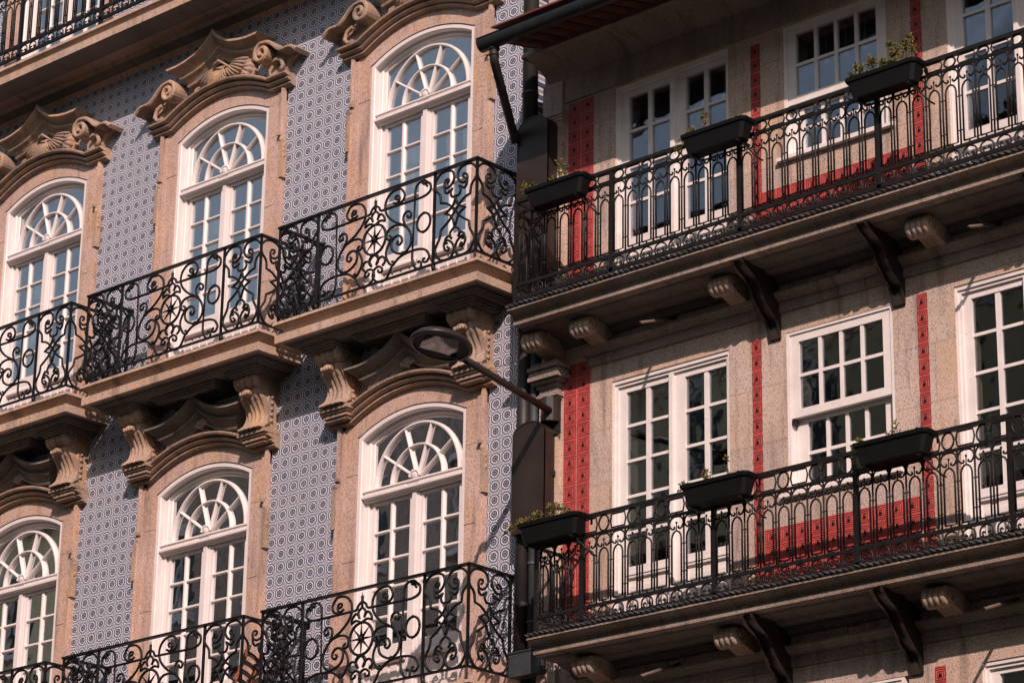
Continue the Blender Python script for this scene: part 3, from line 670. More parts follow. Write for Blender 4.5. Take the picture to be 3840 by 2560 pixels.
# ---- long balcony of the top floor ---------------------------------
s = MB(); s.prof_x([(.0, 2.15), (-.82, 2.15), (-.825, 2.11), (-.805, 2.095), (-.765, 2.07), (-.76, 2.05), (-.80, 2.04), (-.80, 1.94), (-.47, 1.94), (-.45, 1.955), (-.28, 1.955), (-.26, 1.90), (-.12, 1.87), (-.075, 1.82), (0, 1.82)], -9.0, 4.92)
tb = part('top_balcony_slab', s, None, bl, mats=[M['slabL'], M['soot_shade']]); tb.data.polygons[0].material_index = 0
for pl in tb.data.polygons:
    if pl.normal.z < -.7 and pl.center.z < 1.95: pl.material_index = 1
def railing_arches(parent, x0, x1, y, Z, mat, phase, per, left_return, yw=-.10):
    """wrought-iron railing: ring-and-hexagon frieze, C-scrolls, lancets and a row of circles; Z = heights"""
    P = .179; fr = MB()
    def bar(a, b, z, h, w): fr.box(a, b, y-w, y+w, z-h, z+h)
    bar(x0-.02, x1, Z['top'], .018, .022); bar(x0, x1, Z['r2'], .014, .0098); bar(x0, x1, Z['r3'], .016, .012); bar(x0, x1, Z['bot'], .018, .016)
    n0 = math.ceil((x0+.04-phase)/P); n1 = int((x1-phase)/P)
    for n in range(n0, n1+1):
        if n % per == 0: fr.box(phase+n*P-.024, phase+n*P+.024, y-.016, y+.016, Z['bot']-.10, Z['top'])
    fr.box(x0-.018, x0+.018, y-.018, y+.018, Z['bot']-.05, Z['top']+.01)
    if left_return is not None:
        for z, h in ((Z['top'], .018), (Z['r2'], .012), (Z['r3'], .014), (Z['bot'], .016)): fr.box(x0-.012, x0+.012, y+.018, yw, z-h, z+h)
    part('railing_frame', fr, mat, parent)
    def module(mb, cx, cy, ax, last=False):
        """one bay centred at (cx, cy) running along ax"""
        def T(pts, r=.0105, n=5): mb.tube([(cx+ax[0]*a, cy+ax[1]*a, b) for a, b in pts], r, n)
        def Bl(a, z, r): mb.ball((cx+ax[0]*a, cy+ax[1]*a, z), r, 6)
        h = P/2; T([(-h, Z['r3']), (-h, Z['r2'])], .0098)
        lw = .056; t = Z['lt']; b = Z['lb']; sp = t-.075
        T([(-lw, b), (-lw, sp), (-lw*.86, sp+.034), (-lw*.5, sp+.062), (0, t), (lw*.5, sp+.062), (lw*.86, sp+.034), (lw, sp), (lw, b), (-lw, b)], .0098)
        T([(0, t), (0, t+.07)], .006); Bl(0, t+.078, .013)
        rc = h-.008; zc = Z['r2']-.014-rc*.82                     # C-scroll with curled ends
        q = [(-.030, zc-.028), (-.022, zc-.040), (-.035, zc-.052), (-.058, zc-.045), (-rc, zc-.010), (-rc*.93, zc+.03), (-rc*.6, zc+.058), (0, zc+.070)]
        q = smooth(q, 3); T(q+[(-a, c) for a, c in q[::-1][1:]], .0098)
        Bl(0, Z['r2']-.018, .0098); Bl(0, b-.012, .012)
        for zz in (sp-.06, b+.11):
            for s in (-1, 1): mb.tube([(cx+ax[0]*(s*h), cy+ax[1]*(s*h), zz), (cx+ax[0]*(s*lw), cy+ax[1]*(s*lw), zz)], .006, 4)
            Bl(-h, zz, .013)
        # lower row: open circles with two curls
        hh = (Z['r3']-Z['bot'])/2-.018; zm = (Z['r3']+Z['bot'])/2; R = min(.076, hh*1.25)
        q = smooth([(-.018, zm-hh*.35), (-.03, zm-hh*.15), (-.045, zm-hh*.4), (-.035, zm-hh*.85), (-.062, zm-hh*.85), (-R, zm-hh*.1), (-R*.75, zm+hh*.62), (0, zm+hh)], 3)
        T(q+[(-a, c) for a, c in q[::-1][1:]], .009); Bl(-.02, zm-hh*.32, .012); Bl(.02, zm-hh*.32, .012); Bl(0, zm+hh+.008, .009)
    pn = MB(); n = n0
    while phase+(n+1)*P < x1+.01 and n <= n1:
        module(pn, phase+(n+.5)*P, y, (1, 0)); n += 1
    g = phase+n0*P-x0                                           # odd leftover beside the corner post
    if g > .06: pn.tube([(x0+g*.5, y, Z['r3']), (x0+g*.5, y, Z['r2'])], .0075, 5)
    part('lancet_bars', pn, mat, parent)
    fz = MB(); zc = (Z['top']+Z['r2'])/2-.002; hv = (Z['top']-Z['r2'])/2-.022; k = 0; n = n0
    while phase+(n+1)*P < x1+.01:
        cx = phase+(n+.5)*P
        if k % 2 == 0: fz.tube([(cx+.062*cos(t), y, zc+(hv+.004)*sin(t)) for t in [2*pi*i/18 for i in range(19)]], .010, 5)
        else:
            w = .115; fz.tube([(cx-w+.02, y, zc), (cx-w+.035, y, zc+hv*.9), (cx+w-.035, y, zc+hv*.9), (cx+w-.02, y, zc), (cx+w-.035, y, zc-hv*.9), (cx-w+.035, y, zc-hv*.9), (cx-w+.02, y, zc)], .009, 5)
        fz.ball((cx, y, Z['r2']+.016), .011, 6); k += 1; n += 1
    part('frieze_rings', fz, mat, parent)
    if left_return is not None:
        rt = MB()
        for j in range(3): module(rt, x0, y+.11+P*j*.98, (0, 1))
        part('side_lancets', rt, mat, parent)

railing_arches(tb, -6.0, 4.86, -.77, dict(top=3.33, r2=3.195, lt=3.03, lb=2.43, r3=2.40, bot=2.26), M['iron'], 0.0, 9, None)

# ================================================================ RIGHT: granite house with red relief tiles
br = thing('granite_house', 'speckled granite town house with red relief tile strips and long iron balconies', 'building', (9, 1, GZ))
XR0, XR1 = 5.17, 13.4
DX = .03
doors = [(6.10, 7.63), (10.19, 11.72)]; sash = (8.30, 9.53)
HU = [(a+DX+.02, b+DX-.02, -3.22, -.79) for a, b in doors]+[(sash[0]+DX, sash[1]+DX, -2.20, -.80)]
HL = [(a+.02, b-.02, -6.70, -4.0) for a, b in doors]+[(sash[0], sash[1], -5.60, -4.0)]
HG = [(a+.15, b+.1, -10.1, -7.50) for a, b in doors]+[(sash[0]+.05, sash[1]+.05, -9.1, -7.50)]
w = MB().wall(XR0, XR1, GZ+.2, -.30, -.10, .30, HU+HL+HG)
part('granite_wall', w, M['stoneR'], br)
w = MB(); w.box(XR1, XR1+.1, -.1, 8, GZ, -.3); w.box(XR0, XR1, 7.9, 8, GZ, -.3); w.box(XR0-.1, XR0, .32, 8, GZ, -.3)
part('side_wall', w, M['stoneR'], br)
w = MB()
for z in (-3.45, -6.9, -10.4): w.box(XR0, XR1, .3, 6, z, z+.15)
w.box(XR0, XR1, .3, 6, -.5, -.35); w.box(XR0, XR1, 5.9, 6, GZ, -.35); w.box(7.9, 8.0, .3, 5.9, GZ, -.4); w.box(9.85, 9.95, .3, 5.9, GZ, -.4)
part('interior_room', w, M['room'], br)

# ---- windows -------------------------------------------------------
def frame_rect(mb, x0, x1, z0, z1, w, y0, y1, bottom=True):
    mb.box(x0, x0+w, y0, y1, z0, z1); mb.box(x1-w, x1, y0, y1, z0, z1); mb.box(x0+w, x1-w, y0, y1, z1-w, z1)
    if bottom: mb.box(x0+w, x1-w, y0, y1, z0, z0+w)
def make_french(x0, x1, ztop, zfloor, rows, p_top, p_bot, glass):
    L = (x0, 0, ztop); f = MB(); wd = x1-x0; H = zfloor-ztop
    frame_rect(f, 0, wd, H, 0, .045, -.088, .06, False); frame_rect(f, .045, wd-.045, H, -.045, .030, -.070, .06, False)
    f.box(wd/2-.022, wd/2+.022, -.085, -.035, H, -.075)
    win = part('french_window', f, M['oldwhite'], br, L)
    pt, pb = p_top-ztop, p_bot-ztop; rp = (pt-pb+.028)/rows
    for sg in (0, 1):
        a = .075 if sg == 0 else wd/2+.022; b = wd/2-.022 if sg == 0 else wd-.075
        d = MB(); in0 = .164 if sg == 0 else wd/2+.153; in1 = wd/2-.053 if sg == 0 else wd-.063-.012
        in0 = a+.089 if sg == 0 else a+.131-.0; in1 = b-.031-.0 if sg == 0 else b-.0
        if sg == 0: in0, in1 = .164, .712
        else: in0, in1 = wd-.615, wd-.070
        in0 = max(in0, a+.02); in1 = min(in1, b-.02)
        y0, y1 = -.045, .0
        d.box(a, in0, y0, y1, H, -.075); d.box(in1, b, y0, y1, H, -.075); d.box(in0, in1, y0, y1, pt, -.075); d.box(in0, in1, y0, y1, pb-.11, pb)
        d.box(in0, in1, y0, y1, H, H+.10); mx = (in0+in1)/2; d.box(mx-.026, mx+.026, -.036, 0, pb, pt)
        for k in range(1, rows):
            zz = pt-rp*k+.014
            d.box(in0, mx-.026, -.034, 0, zz-.015, zz+.015); d.box(mx+.026, in1, -.034, 0, zz-.015, zz+.015)
        d.box(in0, in1, -.015, 0, H+.10, pb-.11)
        d.box(in0+.05, in1-.05, -.038, -.015, H+.16, pb-.20); d.box(in0-.01, in1+.01, -.055, -.045, pb-.085, pb-.065)
        part('door_leaf', d, M['oldwhite'], win, L)
        part('pane', MB().box(in0-.01, in1+.01, -.018, -.012, pb-.01, pt+.01), glass, win, L)
    return win
def make_sash(x0, x1, ztop, zsill, glass, rows_lower=2):
    L = (x0, 0, ztop); f = MB(); wd = x1-x0; H = zsill-ztop
    frame_rect(f, 0, wd, H, 0, .035, -.095, .06, True)
    f.prof_x([(-.09, H-.03), (-.155, H-.03), (-.155, H+.005), (-.09, H+.02)], -.07, wd+.07)
    win = part('sash_window', f, M['oldwhite'], br, L)
    def leaf(name, za, zb, y0, ptop, pbot, nr, side):
        d = MB(); xa, xb = .04, wd-.04; i0, i1 = side, wd-side
        d.box(xa, i0, y0, y0+.05, zb, za); d.box(i1, xb, y0, y0+.05, zb, za); d.box(i0, i1, y0, y0+.05, ptop, za); d.box(i0, i1, y0, y0+.05, zb, pbot)
        cw = (i1-i0)/4
        for k in (1, 2, 3): d.box(i0+cw*k-.018, i0+cw*k+.018, y0+.008, y0+.045, pbot, ptop)
        rh = (ptop-pbot)/nr
        for k in range(1, nr):
            for j in range(4): d.box(i0+cw*j+(.018 if j else 0), i0+cw*(j+1)-(.018 if j < 3 else 0), y0+.01, y0+.045, ptop-rh*k-.016, ptop-rh*k+.016)
        part(name, d, M['oldwhite'], win, L)
        part('pane', MB().box(i0-.01, i1+.01, y0+.024, y0+.030, pbot-.01, ptop+.01), glass, win, L)
    leaf('upper_sash', -.035, -.865, -.08, -.115, -.785, 2, .13)
    leaf('lower_sash', -.80, H+.03, -.012, -.90, H+.09, rows_lower, .17)
    k = MB(); k.box(.045, .075, -.09, -.03, -.93, -.88); part('sash_stop', k, M['boss'], win, L)
    return win
wins = []
for a, b in doors:
    make_french(a+DX, b+DX, -.785, -3.22, 4, -.918, -2.483, M['glassRU']); make_french(a, b, -3.995, -6.70, 5, -4.132, -5.932, M['glassR'])
    make_french(a+.13, b+.12, -7.49, -10.1, 5, -7.61, -9.3, M['glassR'])
def sash_at(dz, zs, glass): return make_sash(sash[0]+(DX if dz > -1 else 0), sash[1]+(DX if dz > -1 else 0), dz, zs, glass)
sash_at(-.785, -2.205, M['glassRU']); sash_at(-3.992, -5.60, M['glassR']); sash_at(-7.49, -9.1, M['glassR'])

# blinds behind the upper windows
for a, b in doors+[sash]:
    bb = MB(); z = -1.30
    while z > -2.42:
        bb.add([(a+.12, .07, z), (b-.08, .07, z), (b-.08, .10, z-.034), (a+.12, .10, z-.034)], [(0, 1, 2, 3)]); z -= .036
    o = part('blind', bb, M['blind'], br, (a, .1, -1.3)); o.modifiers.new('thick', 'SOLIDIFY').thickness = .003
for o in [o for o in COL.objects if o.name.startswith('blind')]: pass

# ---- mouldings, cove and pilaster ----------------------------------
c = MB()
c.prof_x([(-.09, -.50), (-.115, -.50), (-.13, -.47), (-.17, -.43), (-.24, -.385), (-.33, -.345), (-.45, -.315), (-.52, -.305), (-.52, -.26), (-.09, -.26)], XR0+.07, XR1)
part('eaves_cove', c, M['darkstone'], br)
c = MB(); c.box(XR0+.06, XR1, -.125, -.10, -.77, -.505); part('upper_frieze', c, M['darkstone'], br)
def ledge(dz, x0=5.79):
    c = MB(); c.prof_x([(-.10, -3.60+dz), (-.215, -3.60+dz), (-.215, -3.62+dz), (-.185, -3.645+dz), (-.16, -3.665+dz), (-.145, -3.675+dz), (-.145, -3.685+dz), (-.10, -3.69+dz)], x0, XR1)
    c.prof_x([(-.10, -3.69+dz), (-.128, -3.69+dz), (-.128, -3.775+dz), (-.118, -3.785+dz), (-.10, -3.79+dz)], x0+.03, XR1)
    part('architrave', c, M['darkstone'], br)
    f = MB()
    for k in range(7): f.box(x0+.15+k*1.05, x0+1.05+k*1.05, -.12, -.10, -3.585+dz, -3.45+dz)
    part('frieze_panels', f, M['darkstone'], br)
ledge(0); ledge(-3.46)
p = MB(); p.box(XR0+.02, 5.46, -.155, -.10, -3.2, -.96)
for o, z1, z2 in ((.02, -.90, -.93), (.035, -.87, -.90), (.01, -.93, -.96)): p.box(XR0+.02-o, 5.46+o, -.155-o, -.10, z2, z1)
p.box(XR0+.02, 5.46, -.15, -.10, -.87, -.51)
p.box(XR0+.02, 5.44, -.15, -.10, GZ+.2, -4.1)
part('corner_pilaster', p, M['stoneR'], br)
p = MB()
for o, z1, z2 in ((.10, -3.66, -3.70), (.13, -3.70, -3.735), (.10, -3.735, -3.755), (.115, -3.755, -3.80), (.125, -3.80, -3.84), (.09, -3.84, -3.87), (.045, -3.87, -3.91), (.02, -3.91, -3.97), (.035, -3.97, -3.99), (.05, -3.99, -4.015), (.03, -4.015, -4.04), (.01, -4.04, -4.09)):
    p.box(XR0+.05-o*.6, 5.43+o, -.15-o*1.1, -.10, z2, z1)
part('pilaster_capital', p, M['darkstone'], br)

# ---- red relief tiles ----------------------------------------------
def redpart(name, lst):
    m = MB()
    for a in lst: m.relief(*a)
    part(name, m, None, br, mats=[M['red'], M['boss'], M['groove_shade']])
def rows(z0, zend, pitch, top):
    out = []; z = z0
    while z-pitch/2 > top: z += pitch
    while True:
        z += 0
        if z+pitch/2 < zend+.02: break
        out.append(z); z -= pitch
    return out
YR = -.104
for (cx, z0, zt, zb, pitch) in ((5.60, -1.022, -.79, -3.20, .1556), (5.57, -3.778, -3.70, -6.70, .1603)):
    lst = []
    for j in (0, 1):
        z = z0+pitch*(1 if z0+pitch*1.4 < zt else 0)
        while z > zb: lst.append((cx+.178*j, z, .174, pitch-.002, YR)); z -= pitch
    redpart('red_tile_column', lst)
for cx, z0, zb, h, w in ((7.985, -.95, -3.2, .1556, .115), (9.904, -.95, -3.2, .1556, .115), (7.95, -4.055, -6.65, .159, .113), (9.862, -4.055, -6.65, .159, .113), (9.917, -7.545, -9.5, .159, .113), (8.0, -7.545, -9.5, .159, .113)):
    lst = []; z = z0
    while z > zb: lst.append((cx, z, w, h-.002, YR)); z -= h
    redpart('red_tile_strip', lst)
for z0, nr, dx in ((-2.56, 4, .03), (-5.965, 4, 0)):
    lst = []
    for r in range(nr):
        for k in range(10):
            x = 8.10+dx+k*.1765
            if x > 9.78+dx: continue
            lst.append((x, z0-r*.1556, .174, .1536, YR))
    redpart('red_tile_apron', lst)

# ---- balconies -----------------------------------------------------
def rslab(x0, dz):
    s = MB()
    s.prof_x([(-.10, -3.225+dz), (-.81, -3.225+dz), (-.815, -3.262+dz), (-.80, -3.275+dz), (-.765, -3.285+dz), (-.725, -3.305+dz), (-.70, -3.335+dz), (-.70, -3.345+dz), (-.712, -3.352+dz), (-.712, -3.388+dz), (-.60, -3.392+dz), (-.58, -3.41+dz), (-.36, -3.41+dz), (-.34, -3.43+dz), (-.20, -3.45+dz), (-.16, -3.50+dz), (-.10, -3.52+dz)], x0, XR1)
    slab = part('balcony_slab', s, None, br, mats=[M['slabR'], M['soot_shade']])
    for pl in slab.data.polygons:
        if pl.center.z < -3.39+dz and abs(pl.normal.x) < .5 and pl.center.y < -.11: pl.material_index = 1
    r = MB(); n = int((XR1-x0)/.0095)
    for ph in (0, pi): r.tube([(x0+i*.0095, -.822+.010*cos(ph+i*.45), -3.215+dz+.010*sin(ph+i*.45)) for i in range(n)], .0115, 4)
    part('twisted_edge_strip', r, M['plastic2'], slab)
    return slab
M['slabR'] = mat_granite('granite_slab_grey', (.34, .28, .24), (.17, .14, .12), (.34, .23, .14), .5, .6)
M['plastic2'] = mat_simple('grey_braid', (.045, .044, .046), .6, .4, .3, 20)
sU = rslab(5.33, 0); sL = rslab(5.66, -3.447)
railing_arches(sU, 5.36, XR1, -.72, dict(top=-2.052, r2=-2.183, lt=-2.345, lb=-2.925, r3=-2.970, bot=-3.118), M['ironR'], 8.255, 9, True)
railing_arches(sL, 5.70, XR1, -.72, dict(top=-5.585, r2=-5.775, lt=-5.925, lb=-6.435, r3=-6.475, bot=-6.615), M['ironR'], 7.900, 9, True)

def corbel(parent, x, dz):
    L = (x, -.1, -3.6+dz); k = MB()
    pr = [(-.145, .04), (-.145, .09), (-.12, .108), (-.085, .108), (-.07, .088), (-.055, .108), (-.015, .112), (.0, .09), (.015, .112), (.055, .108), (.07, .088), (.085, .108), (.12, .108), (.145, .09), (.145, .04)]
    z0 = .095
    k.lathe_x((0, -.36, z0), [(a*.86, b*.88) for a, b in pr], 20)
    for sg in (-1, 1): k.tube([(sg*.13, -.36+r*cos(a), z0+r*sin(a)) for a, r in [(i*.5, .013+.0040*i) for i in range(16)]], .01, 6)
    k.prof_x([(0, .19), (-.36, .19), (-.36, .07), (-.27, .04), (-.16, .0), (-.07, -.03), (0, -.05)], -.10, .10)
    part('corbel', k, M['corbelR'], parent, L)
M['corbelR'] = mat_granite('granite_corbel', (.42, .33, .27), (.34, .26, .21), (.44, .28, .15), .6, .35)
for x in (5.40, 6.05, 7.83, 10.12, 12.0): corbel(sU, x, 0)
for x in (6.12, 7.86, 10.16, 12.0): corbel(sL, x, -3.46)

def iron_bracket(parent, x, dz):
    L = (x, -.1, -3.4+dz); k = MB()
    top = smooth([(0, -.62), (-.03, -.60), (-.045, -.55)], 2)
    outer = smooth([(-.60, .02), (-.585, -.035), (-.50, -.08), (-.40, -.13), (-.325, -.21), (-.285, -.30), (-.245, -.36), (-.16, -.42), (-.09, -.47), (-.05, -.53), (-.035, -.58), (-.025, -.64)], 3)
    inner = [(a+.10 if a < -.1 else a+.05, b+.055) for a, b in outer]
    for sg in (-1, 1):
        xx = sg*.055
        poly = outer+[(0, -.64), (0, .02)]
        k.prof_x([(a, b) for a, b in poly], xx-.006, xx+.006)
    n = len(outer)
    vs = [(s*.05, a+.035, b+.012) for a, b in outer for s in (-1, 1)]+[(s*.05, a+.045, b+.018) for a, b in outer for s in (-1, 1)]
    m = 2*n
    k.add(vs, [(2*i, 2*i+1, 2*i+3, 2*i+2) for i in range(n-1)]+[(m+2*i, m+2*i+2, m+2*i+3, m+2*i+1) for i in range(n-1)])
    for sg in (-1, 1):                                       # flange edges
        for i in range(n-1):
            (a, b), (c, d) = outer[i], outer[i+1]
            k.add([(sg*.045, a-.004, b), (sg*.072, a-.004, b), (sg*.072, c-.004, d), (sg*.045, c-.004, d), (sg*.045, a+.006, b), (sg*.072, a+.006, b), (sg*.072, c+.006, d), (sg*.045, c+.006, d)],
                  [(0, 1, 2, 3), (7, 6, 5, 4), (0, 4, 5, 1), (3, 2, 6, 7), (1, 5, 6, 2), (0, 3, 7, 4)])
    k.box(-.06, .06, -.03, .0, -.64, -.38); k.ball((0.0, -.035, -.50), .014, 6)
    part('iron_bracket', k, M['brown'], parent, L)
for x in (8.185, 9.62, 11.4): iron_bracket(sU, x, 0); iron_bracket(sL, x+.06, -3.47)

# drain spouts
def spout(x, z, l, dz, name='drain_spout'):
    L = (x, -.1, z); k = MB()
    k.tube([(0, .05, .0), (0, -l, -dz)], .017, 10); k.tube([(0, -l-.002, -dz), (0, -l+.02, -dz+.004)], .0115, 8, 1)
    part(name, k, None, br, L, mats=[M['spout'], M['boss']])
M['spout'] = mat_simple('rusty_copper', (.10, .07, .055), .6, .4, .3, 12)
spout(6.95, -3.50, .54, .22); spout(10.75, -3.50, .54, .22); spout(6.99, -6.98, .58, .25); spout(10.75, -6.98, .54, .22)

# ---- gutter, roof tiles, roof --------------------------------------
g = MB(); n = 14; gy, gz, gr = -1.21, -.405, .088
prof = [(gy+gr*cos(pi+pi*i/n), gz+gr*1.25*sin(pi+pi*i/n)) for i in range(n+1)]
prof = [(gy-gr-.012, gz+.012)]+prof+[(gy+gr-.012, gz)]+[(gy+(gr-.012)*cos(2*pi-pi*i/n), gz+(gr-.012)*1.25*sin(2*pi-pi*i/n)) for i in range(n+1)]
g.prof_x(prof, 5.29, XR1)
cap = [(gy+gr*cos(pi+pi*i/n), gz+gr*1.25*sin(pi+pi*i/n)) for i in range(n+1)]
g.prof_x(cap, 5.282, 5.294)
for x in (5.80, 6.70, 7.75, 8.75): g.prof_x([(gy+(gr+.004)*cos(pi+pi*i/n), gz+(gr+.004)*1.25*sin(pi+pi*i/n)) for i in range(n+1)], x, x+.018)
part('roof_gutter', g, M['gutter'], br)
t = MB()
for k in range(42):
    x = 5.45+k*.195
    up = []; lo = []
    for i in range(9):
        a = pi*i/8; up.append((x-.085*cos(a), .055*sin(a)))
    for (ya, za, yb, zb) in ((-1.22, -.405, -.45, -.225),):
        vs = [(a, ya, za+b) for a, b in up]+[(a, yb, zb+b) for a, b in up]
        t.add(vs, [(i, i+1, i+10, i+9) for i in range(8)], 0, True)
        vs = [(x+.0975-.075*cos(pi*i/8), ya+.03, za-.0-.045*sin(pi*i/8)) for i in range(9)]+[(x+.0975-.075*cos(pi*i/8), yb, zb-.045*sin(pi*i/8)) for i in range(9)]
        t.add(vs, [(i, i+1, i+10, i+9) for i in range(8)], 0, True)
o = part('roof_tiles', t, M['terra'], br); o.modifiers.new('thick', 'SOLIDIFY').thickness = .012
r = MB(); r.add([(5.40, -1.2, -.25), (XR1, -1.2, -.25), (XR1, 4, 1.0), (5.40, 4, 1.0), (5.40, -1.2, -.27), (XR1, -1.2, -.27), (XR1, 4, .95), (5.40, 4, .95)], [(0, 1, 2, 3), (7, 6, 5, 4), (0, 4, 5, 1), (1, 5, 6, 2), (2, 6, 7, 3), (3, 7, 4, 0)])
r.box(XR0+.02, XR1, -.50, .3, -.30, -.262)
part('roof_deck', r, M['terra'], br)
r = MB(); r.box(5.16, 5.42, -.05, .6, -.1, 2.6); part('parapet_pier', r, M['stoneR'], br)
r = MB(); r.box(5.44, 6.5, .15, .9, .2, 1.3); part('slate_dormer', r, M['slate'], br)

# ---- pipes and metal covers ----------------------------------------
k = MB(); pts = [(5.445, -1.19, -.50), (5.445, -1.19, -.61), (5.433, -1.17, -.65), (5.22, -.79, -.86), (4.985, -.40, -1.02), (4.97, -.36, -1.06), (4.97, -.33, -1.15)]
k.tube(pts, .048, 12); k.tube([(5.445, -1.19, -.49), (5.445, -1.19, -.53)], .058, 12); k.tube([(5.445, -1.19, -.56), (5.445, -1.19, -.60)], .054, 12)
part('downpipe', k, M['pipe'], br)
k = MB(); k.tube([(5.015, -.16, 8.0), (5.015, -.16, -3.0)], .082, 14); k.tube([(5.015, -.16, -.52), (5.015, -.16, -.56)], .09, 14)
k.tube([(4.985, -.16, -3.0), (4.985, -.16, -4.9), (4.985, -.16, -6.62)], .07, 14); k.tube([(4.985, -.16, -6.1), (4.985, -.16, -6.16)], .08, 14)
part('main_downpipe', k, M['pipe'], br)
k = MB(); k.tube([(5.118, -.15, -3.2), (5.118, -.15, -6.7)], .042, 12)
for z in (-5.7, -6.3): k.tube([(5.118, -.15, z), (5.118, -.15, z-.03)], .049, 12)
part('grey_pipe', k, M['pipeblue'], br)
def cover(z1, z0):
    k = MB(); c = []; R = .215; cx = 5.19
    for i in range(17): a = pi*i/16; c.append((cx+R*cos(a), z1-R*.62+R*.62*sin(a)))
    poly = c+[(cx-R, z0), (cx+R, z0)]
    k.prism(poly, -.31, -.29)
    rim = [(cx+R, z0)]+c+[(cx-R, z0)]
    k.sweep(rim, [(0, -.315), (0, -.10), (.014, -.10), (.014, -.315)])
    part('pipe_cover', k, M['brown'], br)
cover(-.90, -3.19); cover(-4.27, -5.43)
k = MB(); k.box(4.90, 5.32, -.24, -.08, -6.86, -6.62); k.box(4.89, 5.33, -.25, -.08, -6.625, -6.61); part('junction_box', k, M['pipeblue'], br)
k = MB(); k.tube([(5.36, -.19, -4.25), (5.365, -.185, -4.6), (5.35, -.185, -5.0), (5.36, -.185, -5.45)], .009, 6)
for z in (-4.42, -4.70, -5.02): k.ball((5.36, -.19, z), .026, 8)
part('lamp_cable', k, M['plastic'], br)
k = MB(); k.box(5.36, 5.42, -.19, -.15, -4.86, -4.80); part('wall_clamp', k, M['boss'], br)

# ---- white pendant shades inside the upper windows -----------------
src = None
def shade(x, z, label):
    global src
    if src is None:
        m = MB(); m.add([(r*cos(2*pi*i/12), r*sin(2*pi*i/12), zz) for r, zz in ((.034, -.028), (.016, .028)) for i in range(12)], [(i, (i+1) % 12, 12+(i+1) % 12, 12+i) for i in range(12)]+[tuple(range(12, 24)), tuple(range(11, -1, -1))], 0)
        m.tube([(0, 0, .028), (0, 0, .30)], .002, 4)
        src = part('pendant_lampshade', m, M['paleshade'], None, (0, 0, 0)); o = src
    else: o = src.copy(); COL.objects.link(o)
    o.location = (x, .16, z); tag(o, label, 'lampshade', 'white lampshades inside the upper windows')
for x, w_ in zip((6.46, 6.70, 6.93, 7.12, 7.38, 7.66), ('leftmost', 'second from left', 'third from left', 'third from right', 'second from right', 'rightmost')):
    shade(x, -1.155, 'tiny white lampshade in the upper french window, %s of its row' % w_)
for x, w_ in zip((8.66, 8.90, 9.13, 9.37), ('leftmost', 'second from left', 'second from right', 'rightmost')):
    shade(x, -1.155, 'tiny white lampshade in the upper sash window, %s of its row' % w_)

# ================================================================ free-standing things
def planter(x, z, label, w=.80):
    t = thing('flower_box', label, 'planter', (x, -.88, z), 'black plastic flower boxes on the iron railings')
    o = (x, -.88, z); b = MB(); h = .21; d = .105
    def rg(hw, hd, zz, c=.03): return [(-hw+c, -hd, zz), (hw-c, -hd, zz), (hw, -hd+c, zz), (hw, hd-c, zz), (hw-c, hd, zz), (-hw+c, hd, zz), (-hw, hd-c, zz), (-hw, -hd+c, zz)]
    W2 = w/2; rings = [rg(W2-.075, d-.035, 0), rg(W2-.065, d-.03, .012), rg(W2-.025, d-.012, h-.045), rg(W2-.02, d-.01, h-.04), rg(W2-.012, d+.002, h-.038), rg(W2, d+.006, h-.012), rg(W2, d+.006, h), rg(W2-.018, d-.012, h), rg(W2-.025, d-.018, h-.035)]
    vs = [v for r in rings for v in r]; fs = [(i*8+k, i*8+(k+1) % 8, (i+1)*8+(k+1) % 8, (i+1)*8+k) for i in range(8) for k in range(8)]+[tuple(range(7, -1, -1))]
    b.add(vs, fs)
    part('box', b, M['plastic'], t, o)
    s = MB(); s.add(rg(W2-.027, d-.02, h-.04), [tuple(range(8))]); s.add(rg(W2-.027, d-.02, h-.06), [tuple(range(8))])
    part('soil', s, M['soil'], t, o)
    c = MB()
    for xx in (-W2+.12, W2-.09):
        c.box(xx-.012, xx+.012, -d-.012, d+.10, h+.001, h+.006); c.box(xx-.012, xx+.012, d+.10, d+.105, h-.06, h+.004)
    part('clip', c, M['spout'] if 0 else M['plastic2'], t, o)
    k = MB(); k.box(-W2+.10, W2-.10, .10, .12, -.016, -.003); k.box(-W2+.10, -W2+.125, -d+.03, .10, -.016, -.003); k.box(W2-.125, W2-.10, -d+.03, .10, -.016, -.003)
    k.tube([(W2-.12, .0, -.010), (W2+.02, .10, -.19), (W2+.02, .15, -.19)], .010, 5)
    part('bracket', k, M['ironR'], t, o)
    return t
